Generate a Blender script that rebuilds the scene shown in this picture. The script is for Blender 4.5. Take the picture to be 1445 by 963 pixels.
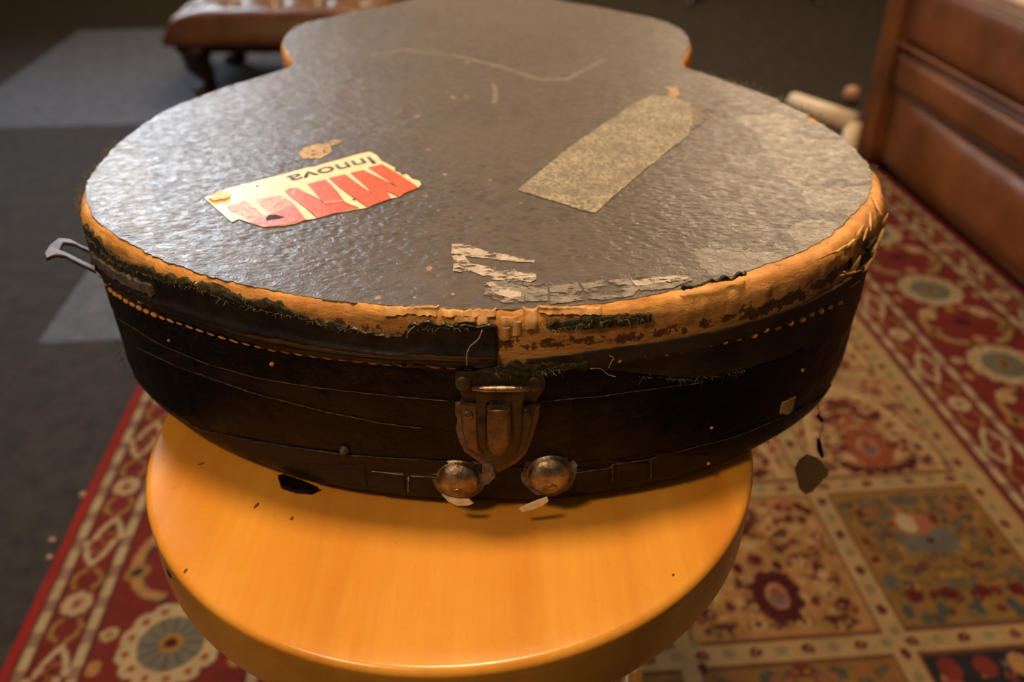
import bpy, bmesh, math, random
import numpy as np
from mathutils import Vector, Matrix
random.seed(7); rng = np.random.default_rng(7)
for o in list(bpy.data.objects): bpy.data.objects.remove(o)
SC = bpy.context.scene; COL = SC.collection

# ---------------------------------------------------------------- camera
F_PX, PITCH, CAMZ = 1210.0, math.radians(33), 0.93
cd = bpy.data.cameras.new('camera'); cam = bpy.data.objects.new('camera', cd); COL.objects.link(cam)
cd.sensor_width = 22.5; cd.lens = 22.5 * F_PX / 1445; cd.clip_start = 0.01
cam.location = (0, 0, CAMZ); cam.rotation_euler = (math.pi / 2 - PITCH, 0, 0)
cd.dof.use_dof = True; cd.dof.focus_distance = 0.425; cd.dof.aperture_fstop = 3.8
SC.camera = cam
# ---------------------------------------------------------------- light
w = bpy.data.worlds.new('room_light'); SC.world = w; w.use_nodes = True
w.node_tree.nodes['Background'].inputs[0].default_value = (1.0, 0.74, 0.50, 1)
w.node_tree.nodes['Background'].inputs[1].default_value = 0.10
def area(name, loc, target, size, power, col, sy=None, spread=180):
    l = bpy.data.lights.new(name, 'AREA'); l.energy = power; l.color = col; l.size = size; l.spread = math.radians(spread)
    if sy: l.shape = 'RECTANGLE'; l.size_y = sy
    o = bpy.data.objects.new(name, l); COL.objects.link(o); o.location = loc
    o.rotation_euler = (Vector(target) - Vector(loc)).to_track_quat('-Z', 'Y').to_euler()
area('ceiling_lamp_or_fill', (-0.02, 0.66, 2.75), (-0.02, 0.5, 0.7), 0.34, 32, (1.0, 0.66, 0.37), None, 150)
area('ceiling_lamp_or_fill', (-0.9, -0.4, 2.4), (-0.1, 0.5, 0.6), 0.30, 19, (1.0, 0.66, 0.38))
area('ceiling_lamp_or_fill', (0.8, 3.7, 2.75), (0.7, 3.6, 0), 0.4, 15, (1.0, 0.72, 0.46), None, 110)  # added overhead fill to brighten the carpet at rear right
area('daylight', (-2.3, 4.6, 2.2), (-0.7, 1.0, 0.4), 1.5, 21, (0.84, 0.92, 1.0), 1.5, 75)
area('lid_sheen_light', (1.8, 4.7, 2.2), (0.2, 0.5, 0.7), 1.3, 8.5, (1.0, 0.74, 0.48), 1.0, 70)  # added panel, aimed to lay a warm sheen on the lid's right side
area('back_wall_fill', (-0.1, 4.6, 3.4), (-0.1, 5.4, 1.6), 1.2, 92, (1.0, 0.72, 0.44), 0.3)  # added light that brightens the back wall for its reflection in the lid
SC.view_settings.view_transform = 'Standard'; SC.view_settings.look = 'None'
SC.view_settings.gamma = 1; SC.view_settings.use_curve_mapping = False
SC.view_settings.exposure = 0.0

# ---------------------------------------------------------------- geometry of the view (only to measure where things stand)
cP, sP = math.cos(PITCH), math.sin(PITCH)
LIDZ = CAMZ - 0.205; STOOLZ = CAMZ - 0.332
def ray(x, y):
    a = (x - 722.5) / F_PX; b = -(y - 481.5) / F_PX
    return a, cP + b * sP, -sP + b * cP
def at(x, y, z=LIDZ):                      # point of the plane at height z
    r = ray(x, y); k = (CAMZ - z) / -r[2]; return (r[0] * k, r[1] * k)
def onwall(x, y, Y):                       # point of the vertical plane at distance Y
    r = ray(x, y); k = Y / r[1]; return (r[0] * k, Y, CAMZ + r[2] * k)

# ---------------------------------------------------------------- noise for numpy
def vnoise(x, y, seed=0):
    def h(i, j):
        n = (i * 374761393 + j * 668265263 + seed * 974634777) & 0xffffffff
        n = ((n ^ (n >> 13)) * 1274126177) & 0xffffffff
        return ((n ^ (n >> 16)) & 0xffff) / 65535.0
    x = np.asarray(x, float); y = np.asarray(y, float)
    xi = np.floor(x).astype(np.int64); yi = np.floor(y).astype(np.int64); u = x - xi; v = y - yi
    u = u * u * (3 - 2 * u); v = v * v * (3 - 2 * v)
    return (h(xi, yi) * (1 - u) + h(xi + 1, yi) * u) * (1 - v) + (h(xi, yi + 1) * (1 - u) + h(xi + 1, yi + 1) * u) * v
def fbm(x, y, seed=0, n=4):
    t = 0; a = .5
    for k in range(n): t = t + a * (vnoise(np.asarray(x) * 2 ** k, np.asarray(y) * 2 ** k, seed + k) - .5); a *= .5
    return t * 2

# ---------------------------------------------------------------- materials
def lin(r, g, b):
    f = lambda c: (c / 255 / 12.92) if c <= 10 else ((c / 255 + .055) / 1.055) ** 2.4
    return (f(r), f(g), f(b), 1)
class M:
    def __init__(s, name, rough=.5, metal=0, spec=.5):
        s.m = bpy.data.materials.new(name); s.m.use_nodes = True; s.t = s.m.node_tree; s.b = s.t.nodes['Principled BSDF']
        s.b.inputs['Roughness'].default_value = rough; s.b.inputs['Metallic'].default_value = metal
        s.b.inputs['Specular IOR Level'].default_value = spec; s.co = s.n('ShaderNodeTexCoord').outputs['Object']
    def n(s, t, **k):
        x = s.t.nodes.new(t)
        for a, v in k.items(): setattr(x, a, v)
        return x
    def l(s, a, b): s.t.links.new(a, b)
    def mapped(s, sc=(1, 1, 1), rot=(0, 0, 0)):
        m = s.n('ShaderNodeMapping'); m.inputs['Scale'].default_value = sc; m.inputs['Rotation'].default_value = rot; s.l(s.co, m.inputs[0]); return m.outputs[0]
    def noise(s, scale, det=4, rough=.55, co=None, dist=0):
        x = s.n('ShaderNodeTexNoise'); x.inputs['Scale'].default_value = scale; x.inputs['Detail'].default_value = det
        x.inputs['Roughness'].default_value = rough; x.inputs['Distortion'].default_value = dist; s.l(co or s.co, x.inputs['Vector']); return x.outputs['Fac']
    def voro(s, scale, co=None, feature='F1'):
        x = s.n('ShaderNodeTexVoronoi', feature=feature); x.inputs['Scale'].default_value = scale; s.l(co or s.co, x.inputs['Vector']); return x.outputs['Distance']
    def ramp(s, fac, stops, interp='LINEAR'):
        x = s.n('ShaderNodeValToRGB'); s.l(fac, x.inputs[0]); e = x.color_ramp.elements; x.color_ramp.interpolation = interp
        while len(e) < len(stops): e.new(.5)
        for i, (p, c) in enumerate(stops): e[i].position = p; e[i].color = c if len(c) == 4 else (*c, 1)
        return x.outputs[0]
    def mix(s, fac, a, b, mode='MIX'):
        x = s.n('ShaderNodeMix', data_type='RGBA', blend_type=mode)
        for i, v in ((0, fac), (6, a), (7, b)):
            if hasattr(v, 'links') or isinstance(v, bpy.types.NodeSocket): s.l(v, x.inputs[i])
            else: x.inputs[i].default_value = v
        return x.outputs[2]
    def math(s, op, a, b=0, clamp=False):
        x = s.n('ShaderNodeMath', operation=op); x.use_clamp = clamp
        for i, v in ((0, a), (1, b)):
            if isinstance(v, bpy.types.NodeSocket): s.l(v, x.inputs[i])
            else: x.inputs[i].default_value = v
        return x.outputs[0]
    def bump(s, h, strength=.5, dist=.001, prev=None):
        x = s.n('ShaderNodeBump'); x.inputs['Strength'].default_value = strength; x.inputs['Distance'].default_value = dist
        s.l(h, x.inputs['Height'])
        if prev: s.l(prev, x.inputs['Normal'])
        s.l(x.outputs[0], s.b.inputs['Normal']); return x.outputs[0]
    def col(s, c):
        if isinstance(c, bpy.types.NodeSocket): s.l(c, s.b.inputs['Base Color'])
        else: s.b.inputs['Base Color'].default_value = c
        return s
    def attr(s, name):
        x = s.n('ShaderNodeAttribute', attribute_name=name); return x
def simple(name, c1, c2=None, scale=60, rough=.5, metal=0, bump=.3, bd=.0005, spec=.5, stretch=(1, 1, 1), rr=None):
    m = M(name, rough, metal, spec); co = m.mapped(stretch)
    f = m.noise(scale, 5, .6, co)
    if c2: m.col(m.ramp(f, [(.35, c1), (.68, c2)]))
    else: m.col(c1)
    if bump: m.bump(m.noise(scale * 2.5, 5, .6, co), bump, bd)
    if rr: m.l(m.ramp(f, [(.3, (rr[0],) * 3), (.7, (rr[1],) * 3)]), m.b.inputs['Roughness'])
    return m.m

# leatherette of the lid
m = M('worn_leatherette', .42, 0, .6)
at_ = m.attr('mask'); sep = m.n('ShaderNodeSeparateColor'); m.l(at_.outputs['Color'], sep.inputs[0])
R_, G_, B_ = sep.outputs
fine = m.noise(700, 4, .65); mid = m.noise(90, 5, .6); big = m.noise(9, 4, .55)
base = m.ramp(mid, [(.3, (.026, .018, .012)), (.7, (.062, .044, .030))])
base = m.mix(m.ramp(big, [(.4, (0, 0, 0)), (.7, (.5,) * 3)]), base, (.080, .058, .039, 1))
wearn = m.noise(260, 6, .7, m.mapped((.45, 1, 1)))
wf = m.math('MULTIPLY_ADD', R_, .85); m.t.nodes[-1].inputs[2].default_value = -.30
wf = m.math('ADD', wf, wearn); wf = m.ramp(wf, [(.42, (0, 0, 0)), (.80, (.8,) * 3)])
base = m.mix(wf, base, m.ramp(m.noise(420, 5, .7), [(.3, (.08, .068, .054)), (.7, (.24, .21, .17))]))
gf = m.math('ADD', G_, m.math('MULTIPLY', m.math('SUBTRACT', m.noise(330, 5, .7), .5), 1.4))
base = m.mix(m.ramp(gf, [(.50, (0, 0, 0)), (.7, (.8,) * 3)]), base, (.34, .23, .10, 1))
pit = m.ramp(m.voro(230, m.mapped((.7, 1.1, 1))), [(.15, (1, 1, 1)), (.60, (0, 0, 0))])
pitn = m.math('MULTIPLY', m.math('MULTIPLY', pit, B_), m.ramp(m.noise(60, 3, .6), [(.38, (0, 0, 0)), (.55, (.9,) * 3)]))
base = m.mix(pitn, base, (.016, .012, .009, 1))
m.col(base)
dco = m.n('ShaderNodeMix', data_type='VECTOR'); dco.inputs[0].default_value = .006
nz = m.n('ShaderNodeTexNoise'); nz.inputs['Scale'].default_value = 90; m.l(m.mapped((1, 1.25, 1)), nz.inputs['Vector'])
vm = m.n('ShaderNodeVectorMath', operation='MULTIPLY_ADD'); m.l(nz.outputs['Color'], vm.inputs[0]); vm.inputs[1].default_value = (.008, .006, 0); m.l(m.mapped((.8, 1.1, 1)), vm.inputs[2])
cells = m.ramp(m.voro(270, vm.outputs[0], 'DISTANCE_TO_EDGE'), [(0, (0, 0, 0)), (.28, (1, 1, 1))])
cells2 = m.ramp(m.voro(560, vm.outputs[0], 'DISTANCE_TO_EDGE'), [(0, (0, 0, 0)), (.3, (1, 1, 1))])
pn = m.bump(m.noise(16, 3, .5), .35, .006)
cm = m.mix(B_, cells2, cells)
pn = m.bump(m.ramp(m.voro(165, vm.outputs[0], 'SMOOTH_F1'), [(0, (1, 1, 1)), (.7, (0, 0, 0))]), .30, .0009, pn); pn = m.bump(cm, .35, .0004, pn)
ph = m.math('SUBTRACT', 1, m.math('MULTIPLY', pit, B_)); pn = m.bump(ph, .45, .0009, pn)
pn = m.bump(fine, .3, .0002, pn)
m.l(m.ramp(m.noise(170, 6, .75), [(.35, (.30,) * 3), (.68, (.58,) * 3)]), m.b.inputs['Roughness'])
LEATHER = m.m
# bare wood of the rim
m = M('bare_rim_wood', .62, 0, .3)
s1 = m.noise(160, 6, .7, m.mapped((.25, .25, 1.6)), .4); s2 = m.noise(38, 4, .6)
c = m.ramp(s1, [(.25, lin(150, 104, 56)), (.5, lin(208, 150, 78)), (.75, lin(232, 182, 106))])
c = m.mix(m.ramp(s2, [(.45, (0, 0, 0)), (.75, (.45,) * 3)]), c, lin(150, 98, 50))
sa = m.attr('stain'); sf = m.math('ADD', sa.outputs['Fac'], m.math('MULTIPLY', m.math('SUBTRACT', m.noise(130, 5, .65), .5), 1.7))
c = m.mix(m.ramp(sf, [(.50, (0, 0, 0)), (.56, (.9,) * 3)]), c, lin(74, 44, 26))
m.col(c); pn = m.bump(m.noise(420, 6, .75, m.mapped((.5, .5, 1.3))), .9, .0012); m.bump(m.noise(90, 4, .6), .5, .0015, pn)
WOOD = m.m
SPLINT = simple('splintered_wood', lin(156, 108, 58), lin(230, 186, 122), 120, .65, 0, .6, .0008, .3, (1, 1, .3))
# black coverings
def blackish(name, c1, c2, rough, scr=.5, spec=.13):
    m = M(name, rough, 0, spec)
    c = m.ramp(m.noise(35, 5, .6), [(.35, c1), (.7, c2)])
    scm = m.noise(26, 6, .75, m.mapped((1, 1, 2.2)), 2.5)
    ln = m.ramp(m.math('ABSOLUTE', m.math('SUBTRACT', scm, .5)), [(0, (scr,) * 3), (.006, (0, 0, 0))])
    c = m.mix(ln, c, (.13, .085, .05, 1))
    fl = m.ramp(m.voro(55), [(0, (.8 * scr,) * 3), (.035, (.8 * scr,) * 3), (.05, (0, 0, 0))]); c = m.mix(fl, c, (.15, .10, .06, 1))
    m.col(c); p = m.bump(m.noise(60, 4, .6), .5, .0012); m.bump(m.noise(600, 4, .6), .35, .0003, p)
    m.l(m.ramp(m.noise(70, 4, .6), [(.3, (rough - .1,) * 3), (.7, (rough + .18,) * 3)]), m.b.inputs['Roughness'])
    return m.m
BASET = blackish('brown_base_tape', (.014, .0095, .007), (.028, .019, .014), .38, .35)
BLACK = blackish('old_black_tape', (.0045, .0038, .003), (.010, .008, .006), .36, .45)
TAPE = blackish('brown_black_tape', (.008, .006, .0045), (.017, .012, .009), .38, .35)
TAPE2 = blackish('deep_black_tape', (.0028, .0022, .002), (.006, .0045, .004), .34, .3)
BIND = blackish('black_leather_binding', (.008, .006, .005), (.020, .016, .013), .34, .5, .55)
BROWN = blackish('worn_brown_strip', (.030, .021, .014), (.075, .052, .034), .55, .7)
GREY = simple('scuffed_grey_cloth', (.05, .042, .034, 1), (.19, .17, .145, 1), 200, .6, 0, .7, .001)
FUZZ = simple('frayed_cloth', (.020, .020, .013, 1), (.10, .085, .050, 1), 400, .9, 0, .8, .001, .1)
THREAD = simple('loose_thread', (.28, .22, .13, 1), (.5, .42, .30, 1), 400, .9, 0, 0)
STITCH = simple('waxed_stitch', lin(196, 130, 70), lin(226, 168, 104), 300, .6, 0, .4, .0004)
BRASS = simple('tarnished_brass', (.085, .058, .032, 1), (.22, .155, .085, 1), 160, .38, .6, .6, .0006, rr=(.28, .55))
BRASSD = simple('dark_brass', (.035, .027, .016, 1), (.10, .075, .042, 1), 140, .36, .55, .6, .0006, rr=(.32, .6))
NICKEL = simple('worn_nickel_stud', (.20, .14, .085, 1), (.52, .42, .30, 1), 170, .33, .95, .7, .0008, rr=(.22, .5))
STEEL = simple('brown_steel', (.045, .030, .024, 1), (.10, .068, .052, 1), 90, .5, .7, .2, .0005)
RUST = simple('torn_leather_edge', (.10, .055, .032, 1), (.24, .14, .085, 1), 200, .7, 0, .6, .001)
PAPER = simple('off_white_paper', lin(214, 198, 166), lin(244, 234, 212), 200, .8, 0, .5, .0005)
IVORY = simple('sticker_ivory', lin(226, 205, 158), lin(240, 224, 184), 90, .38, 0, .35, .0006)
RED = simple('sticker_red', lin(206, 66, 22), lin(222, 88, 36), 120, .33, 0, .5, .0007)
PALERED = simple('sticker_faded_red', lin(206, 92, 58), lin(230, 172, 134), 160, .33, 0, .7, .0009)
INK = simple('sticker_ink', lin(40, 38, 34), lin(66, 62, 54), 200, .5, 0, 0)
PALEINK = simple('sticker_pale_ink', lin(216, 194, 148), lin(230, 212, 170), 200, .5, 0, 0)
HOLE = simple('torn_hole', (.02, .016, .012, 1), None, 50, .8, 0, 0)
TAN = simple('hanging_leather', lin(170, 134, 80), lin(190, 152, 96), 60, .75, 0, .4, .0008)
def flaky(name, c1, c2, scale, cut, co=(1, 1, 1), rough=.6):
    m = M(name, rough, 0, .3); co = m.mapped(co)
    m.col(m.ramp(m.noise(scale * 1.7, 6, .75, co), [(.35, c1), (.65, c2)]))
    m.l(m.ramp(m.noise(scale, 6, .7, co), [(cut - .02, (0, 0, 0)), (cut + .03, (1, 1, 1))]), m.b.inputs['Alpha'])
    m.bump(m.noise(scale * 3, 4, .6), .5, .0004); return m.m
m = M('faded_parchment', .6, 0, .3); q1 = m.noise(380, 6, .8); q2 = m.noise(45, 4, .6)
c = m.ramp(q1, [(.40, (.10, .085, .06)), (.50, (.25, .22, .15)), (.60, (.42, .37, .26))]); m.col(m.mix(m.ramp(q2, [(.42, (0, 0, 0)), (.66, (.6,) * 3)]), c, (.13, .105, .075, 1))); m.bump(q1, .6, .0005); PARCH = m.m
PARCHF = flaky('thin_parchment', (.10, .08, .055, 1), (.20, .16, .11, 1), 60, .46)
FLAKE = flaky('paper_flakes', (.28, .24, .19, 1), (.56, .50, .41, 1), 210, .46, (.5, 1, 1))
FLAKEG = flaky('grey_tape_residue', (.085, .075, .06, 1), (.30, .27, .22, 1), 150, .47, (.5, 1, 1))
SMUDGE = flaky('tan_smudge', (.34, .23, .10, 1), (.52, .37, .19, 1), 230, .42)
FADEINK = flaky('faded_ink', (.13, .11, .085, 1), (.18, .15, .11, 1), 180, .50)

# ---------------------------------------------------------------- mesh helpers
def mesh_obj(name, verts, faces, mat=None, parent=None, smooth=True, mats=None):
    me = bpy.data.meshes.new(name); me.from_pydata([tuple(v) for v in verts], [], [tuple(f) for f in faces]); me.update()
    if mat: me.materials.append(mat)
    if smooth: me.polygons.foreach_set('use_smooth', [True] * len(me.polygons))
    o = bpy.data.objects.new(name, me); COL.objects.link(o)
    if parent: o.parent = parent; o.matrix_parent_inverse = parent.matrix_basis.inverted()
    return o
def grid_obj(name, V, mat, parent=None, closed=False, attrs=None, smooth=True):
    nr, nc = V.shape[:2]; me = bpy.data.meshes.new(name); idx = np.arange(nr * nc).reshape(nr, nc)
    if closed: idx = np.concatenate([idx, idx[:, :1]], 1)
    q = np.stack([idx[:-1, :-1], idx[:-1, 1:], idx[1:, 1:], idx[1:, :-1]], -1).reshape(-1, 4)
    me.vertices.add(nr * nc); me.vertices.foreach_set('co', V.reshape(-1).astype(np.float32))
    me.loops.add(q.size); me.loops.foreach_set('vertex_index', q.reshape(-1).astype(np.int32))
    me.polygons.add(len(q)); me.polygons.foreach_set('loop_start', np.arange(0, q.size, 4, dtype=np.int32))
    me.update(calc_edges=True); me.polygons.foreach_set('use_smooth', np.full(len(q), smooth))
    for k, a in (attrs or {}).items():
        at2 = me.attributes.new(k, 'FLOAT_COLOR' if a.ndim == 3 else 'FLOAT', 'POINT')
        if a.ndim == 3: at2.data.foreach_set('color', np.concatenate([a, np.ones(a.shape[:2] + (1,))], 2).reshape(-1).astype(np.float32))
        else: at2.data.foreach_set('value', a.reshape(-1).astype(np.float32))
    if mat: me.materials.append(mat)
    me.validate(); o = bpy.data.objects.new(name, me); COL.objects.link(o)
    if parent: o.parent = parent; o.matrix_parent_inverse = parent.matrix_basis.inverted()
    return o
def plate(name, pts, z0, z1, mat, parent=None, fn=None, bevel=0, holes=None, smooth=False):
    """extrude an outline (x,y) from z0 to z1; fn maps (x,y,z) to the world"""
    bm = bmesh.new()
    vs = [bm.verts.new((x, y, z0)) for x, y in pts]; f = bm.faces.new(vs)
    r = bmesh.ops.extrude_face_region(bm, geom=[f]); 
    for g in r['geom']:
        if isinstance(g, bmesh.types.BMVert): g.co.z = z1
    if bevel: bmesh.ops.bevel(bm, geom=[e for e in bm.edges if abs(e.verts[0].co.z - z1) < 1e-9 and abs(e.verts[1].co.z - z1) < 1e-9], offset=bevel, segments=2, affect='EDGES')
    bmesh.ops.triangulate(bm, faces=[f for f in bm.faces if len(f.verts) > 4])
    bmesh.ops.recalc_face_normals(bm, faces=bm.faces)
    if fn:
        for v in bm.verts: v.co = fn(*v.co)
    me = bpy.data.meshes.new(name); bm.to_mesh(me); bm.free(); me.materials.append(mat)
    if smooth: me.polygons.foreach_set('use_smooth', [True] * len(me.polygons))
    o = bpy.data.objects.new(name, me); COL.objects.link(o)
    if parent: o.parent = parent; o.matrix_parent_inverse = parent.matrix_basis.inverted()
    return o
def tube_data(paths, segs=5):
    V, Fc = [], []
    for path, rad in paths:
        P = [Vector(p) for p in path]; b = len(V)
        for i, p in enumerate(P):
            t = (P[min(i + 1, len(P) - 1)] - P[max(i - 1, 0)]).normalized()
            a = t.cross(Vector((.13, .31, .94))).normalized(); c = t.cross(a)
            r = rad[i] if hasattr(rad, '__len__') else rad
            for k in range(segs):
                an = 2 * math.pi * k / segs; V.append(p + (a * math.cos(an) + c * math.sin(an)) * r)
        for i in range(len(P) - 1):
            for k in range(segs):
                Fc.append((b + i * segs + k, b + i * segs + (k + 1) % segs, b + (i + 1) * segs + (k + 1) % segs, b + (i + 1) * segs + k))
        Fc.append(tuple(b + k for k in range(segs))[::-1]); Fc.append(tuple(b + (len(P) - 1) * segs + k for k in range(segs)))
    return V, Fc
def smooth_path(P, n=6):
    res = []
    for i in range(len(P) - 1):
        p0, p1, p2, p3 = P[max(i - 1, 0)], P[i], P[i + 1], P[min(i + 2, len(P) - 1)]
        for k in range(n):
            t = k / n; res.append(.5 * ((2 * p1) + (p2 - p0) * t + (2 * p0 - 5 * p1 + 4 * p2 - p3) * t * t + (-p0 + 3 * p1 - 3 * p2 + p3) * t ** 3))
    return res + [P[-1]]
def tubes(name, paths, mat, parent=None, segs=5):
    V, Fc = tube_data(paths, segs); return mesh_obj(name, V, Fc, mat, parent)
def lathe(name, prof, mat, parent=None, segs=48, loc=(0, 0, 0), axis=None):
    V = np.zeros((len(prof), segs, 3))
    for i, (r, z) in enumerate(prof):
        a = np.arange(segs) * 2 * np.pi / segs; V[i, :, 0] = r * np.cos(a); V[i, :, 1] = r * np.sin(a); V[i, :, 2] = z
    if axis is not None:
        R = Vector((0, 0, 1)).rotation_difference(Vector(axis)).to_matrix(); V = V @ np.array(R).T
    V += np.array(loc); o = grid_obj(name, V, mat, parent, closed=True)
    bm = bmesh.new(); bm.from_mesh(o.data); bmesh.ops.holes_fill(bm, edges=[e for e in bm.edges if e.is_boundary], sides=0)
    bmesh.ops.recalc_face_normals(bm, faces=bm.faces); bm.to_mesh(o.data); bm.free(); return o
def rbox(name, size, loc, mat, parent=None, r=.01, seg=3, rot=0, bulge=0):
    bm = bmesh.new(); bmesh.ops.create_cube(bm, size=1); bmesh.ops.scale(bm, vec=size, verts=bm.verts)
    if bulge:
        bmesh.ops.subdivide_edges(bm, edges=bm.edges, cuts=10, use_grid_fill=True)
        for v in bm.verts:
            n = [2 * v.co[i] / size[i] for i in range(3)]
            for i in range(3):
                j, k = (i + 1) % 3, (i + 2) % 3
                v.co[i] += (1 if n[i] > 0 else -1) * bulge * abs(n[i]) ** 3 * (1 - n[j] ** 4) * (1 - n[k] ** 4) if abs(n[i]) > .99 else 0
    if r: 
        es = [e for e in bm.edges if e.calc_face_angle(0) > .9]; bmesh.ops.bevel(bm, geom=es, offset=r, segments=seg, affect='EDGES', clamp_overlap=True)
    me = bpy.data.meshes.new(name); bm.to_mesh(me); bm.free(); me.materials.append(mat); me.polygons.foreach_set('use_smooth', [True] * len(me.polygons))
    R = Matrix.Rotation(rot, 4, 'Z'); me.transform(Matrix.Translation(Vector(loc)) @ R)
    o = bpy.data.objects.new(name, me); COL.objects.link(o)
    if parent: o.parent = parent; o.matrix_parent_inverse = parent.matrix_basis.inverted()
    return o
def thing(name, label, cat, loc=(0, 0, 0), group=None):
    o = bpy.data.objects.new(name, None); o.empty_display_size = .05; COL.objects.link(o); o.location = loc
    o['label'] = label; o['category'] = cat
    if group: o['group'] = group
    return o
bpy.context.view_layer.update()

# ================================================================ setting
YAW = math.radians(4.8); cY, sY = math.cos(YAW), math.sin(YAW)
def uvw(u, v, z=0): return (u * cY - v * sY, u * sY + v * cY, z)      # rug / room axes to world
def F_MAT(name, c1, c2):
    m = M(name, .8, 0, .2)
    m.col(m.ramp(m.noise(22, 9, .82), [(.38, c1), (.64, c2)])); p = m.bump(m.noise(160, 5, .7), .7, .002); m.bump(m.noise(700, 3, .6), .5, .001, p); return m.m
TILE_B = F_MAT('brown_grey_carpet_tile', (.010, .008, .0065, 1), (.034, .027, .020, 1))
TILE_G = F_MAT('blue_grey_carpet_tile', (.055, .064, .088, 1), (.115, .130, .170, 1))
SUB = simple('subfloor', (.02, .017, .014, 1), None, 20, .8, 0, 0)
fl = mesh_obj('floor', [uvw(-4.2, -1.6), uvw(3.6, -1.6), uvw(3.6, 5.7), uvw(-4.2, 5.7), uvw(-4.2, -1.6, -.05), uvw(3.6, -1.6, -.05), uvw(3.6, 5.7, -.05), uvw(-4.2, 5.7, -.05)],
              [(0, 1, 2, 3), (7, 6, 5, 4), (0, 4, 5, 1), (1, 5, 6, 2), (2, 6, 7, 3), (3, 7, 4, 0)], SUB, smooth=False); fl['kind'] = 'structure'
TU, TV, TH = .785, .66, .005
bluet = {(-2, 4), (-1, 4), (-2, 5), (-1, 5), (-1, 2)}
def tile_mesh(mat):
    g = .0002; a, b = TU - g, TV - g; e = .0006
    V = [(g, g, 0), (a, g, 0), (a, b, 0), (g, b, 0), (g, g, TH - e), (a, g, TH - e), (a, b, TH - e), (g, b, TH - e), (g + e, g + e, TH), (a - e, g + e, TH), (a - e, b - e, TH), (g + e, b - e, TH)]
    Fc = [(3, 2, 1, 0)] + [(i, (i + 1) % 4, (i + 1) % 4 + 4, i + 4) for i in range(4)] + [(i + 4, (i + 1) % 4 + 4, (i + 1) % 4 + 8, i + 8) for i in range(4)] + [(8, 9, 10, 11)]
    me = bpy.data.meshes.new('carpet_tile'); me.from_pydata(V, [], Fc); me.materials.append(mat); return me
tmB, tmG = tile_mesh(TILE_B), tile_mesh(TILE_G)
for i in range(-5, 5):
    for j in range(-2, 8):
        o = bpy.data.objects.new('carpet_tile', tmG if (i, j) in bluet else tmB); COL.objects.link(o); o.parent = fl
        u0 = -.03 + (i) * TU; v0 = .17 + j * TV
        if u0 + TU > 3.6 or v0 + TV > 5.7: continue
        o.location = uvw(u0, v0, .0003); o.rotation_euler = (0, 0, YAW)
        if (i, j) in bluet: o['label'] = 'blue-grey carpet tile'
PLASTER = simple('wall_paint', (.42, .33, .24, 1), (.46, .37, .27, 1), 5, .85, 0, .2, .001)
def wall(name, u0, u1, v0, v1):
    o = mesh_obj(name, [uvw(u0, v0), uvw(u1, v0), uvw(u1, v1), uvw(u0, v1), uvw(u0, v0, 2.9), uvw(u1, v0, 2.9), uvw(u1, v1, 2.9), uvw(u0, v1, 2.9)],
                 [(3, 2, 1, 0), (4, 5, 6, 7), (0, 1, 5, 4), (1, 2, 6, 5), (2, 3, 7, 6), (3, 0, 4, 7)], PLASTER, smooth=False); o['kind'] = 'structure'
wall('wall_back', -4.2, 3.6, 5.7, 5.8)

# ---------------------------------------------------------------- rug
U0, U1, V0, V1, ST = -.574, 1.234, .25, 2.35, .0033
nu, nv = int((U1 - U0) / ST), int((V1 - V0) / ST)
us = np.linspace(U0, U1, nu); vs = np.linspace(V0, V1, nv); RU, RV = np.meshgrid(us, vs)
IMG = np.zeros((nv, nu, 3)); C = lambda r, g, b: np.array(lin(r, g, b)[:3])
cRED, cEDGE, cIV, cGOLD, cNAVY, cRUST, cGREY, cDRED, cPINK, cOLIVE, cTAN = C(136, 50, 46), C(176, 52, 46), C(214, 192, 150), C(178, 138, 72), C(44, 52, 60), C(168, 92, 58), C(132, 128, 112), C(92, 26, 26), C(204, 148, 110), C(128, 104, 56), C(196, 150, 94)
def win(u, v, r):
    i0 = max(int((u - r - U0) / ST), 0); i1 = min(int((u + r - U0) / ST) + 2, nu); j0 = max(int((v - r - V0) / ST), 0); j1 = min(int((v + r - V0) / ST) + 2, nv)
    return slice(j0, max(j1, j0)), slice(i0, max(i1, i0))
def blob(u, v, ru, rv, col, ang=0, power=2):
    w_ = win(u, v, max(ru, rv)); du = RU[w_] - u; dv = RV[w_] - v; c, s = math.cos(ang), math.sin(ang)
    a = (du * c + dv * s) / ru; b = (-du * s + dv * c) / rv
    IMG[w_][np.abs(a) ** power + np.abs(b) ** power < 1] = col
def ring(u, v, ru, rv, t, col, power=2):
    w_ = win(u, v, max(ru, rv)); a = (RU[w_] - u); b = (RV[w_] - v)
    k = (np.abs(a / ru) ** power + np.abs(b / rv) ** power < 1) & ~(np.abs(a / (ru - t)) ** power + np.abs(b / (rv - t)) ** power < 1); IMG[w_][k] = col
def stroke(pts, wd, col):
    for (a, b), (c, d) in zip(pts[:-1], pts[1:]):
        n = max(2, int(math.hypot(c - a, d - b) / .003))
        for k in range(n + 1): blob(a + (c - a) * k / n, b + (d - b) * k / n, wd, wd, col)
def rect(u0, u1, v0, v1, col): IMG[(RU >= u0) & (RU < u1) & (RV >= v0) & (RV < v1)] = col
CU = (U0 + U1) / 2
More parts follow.
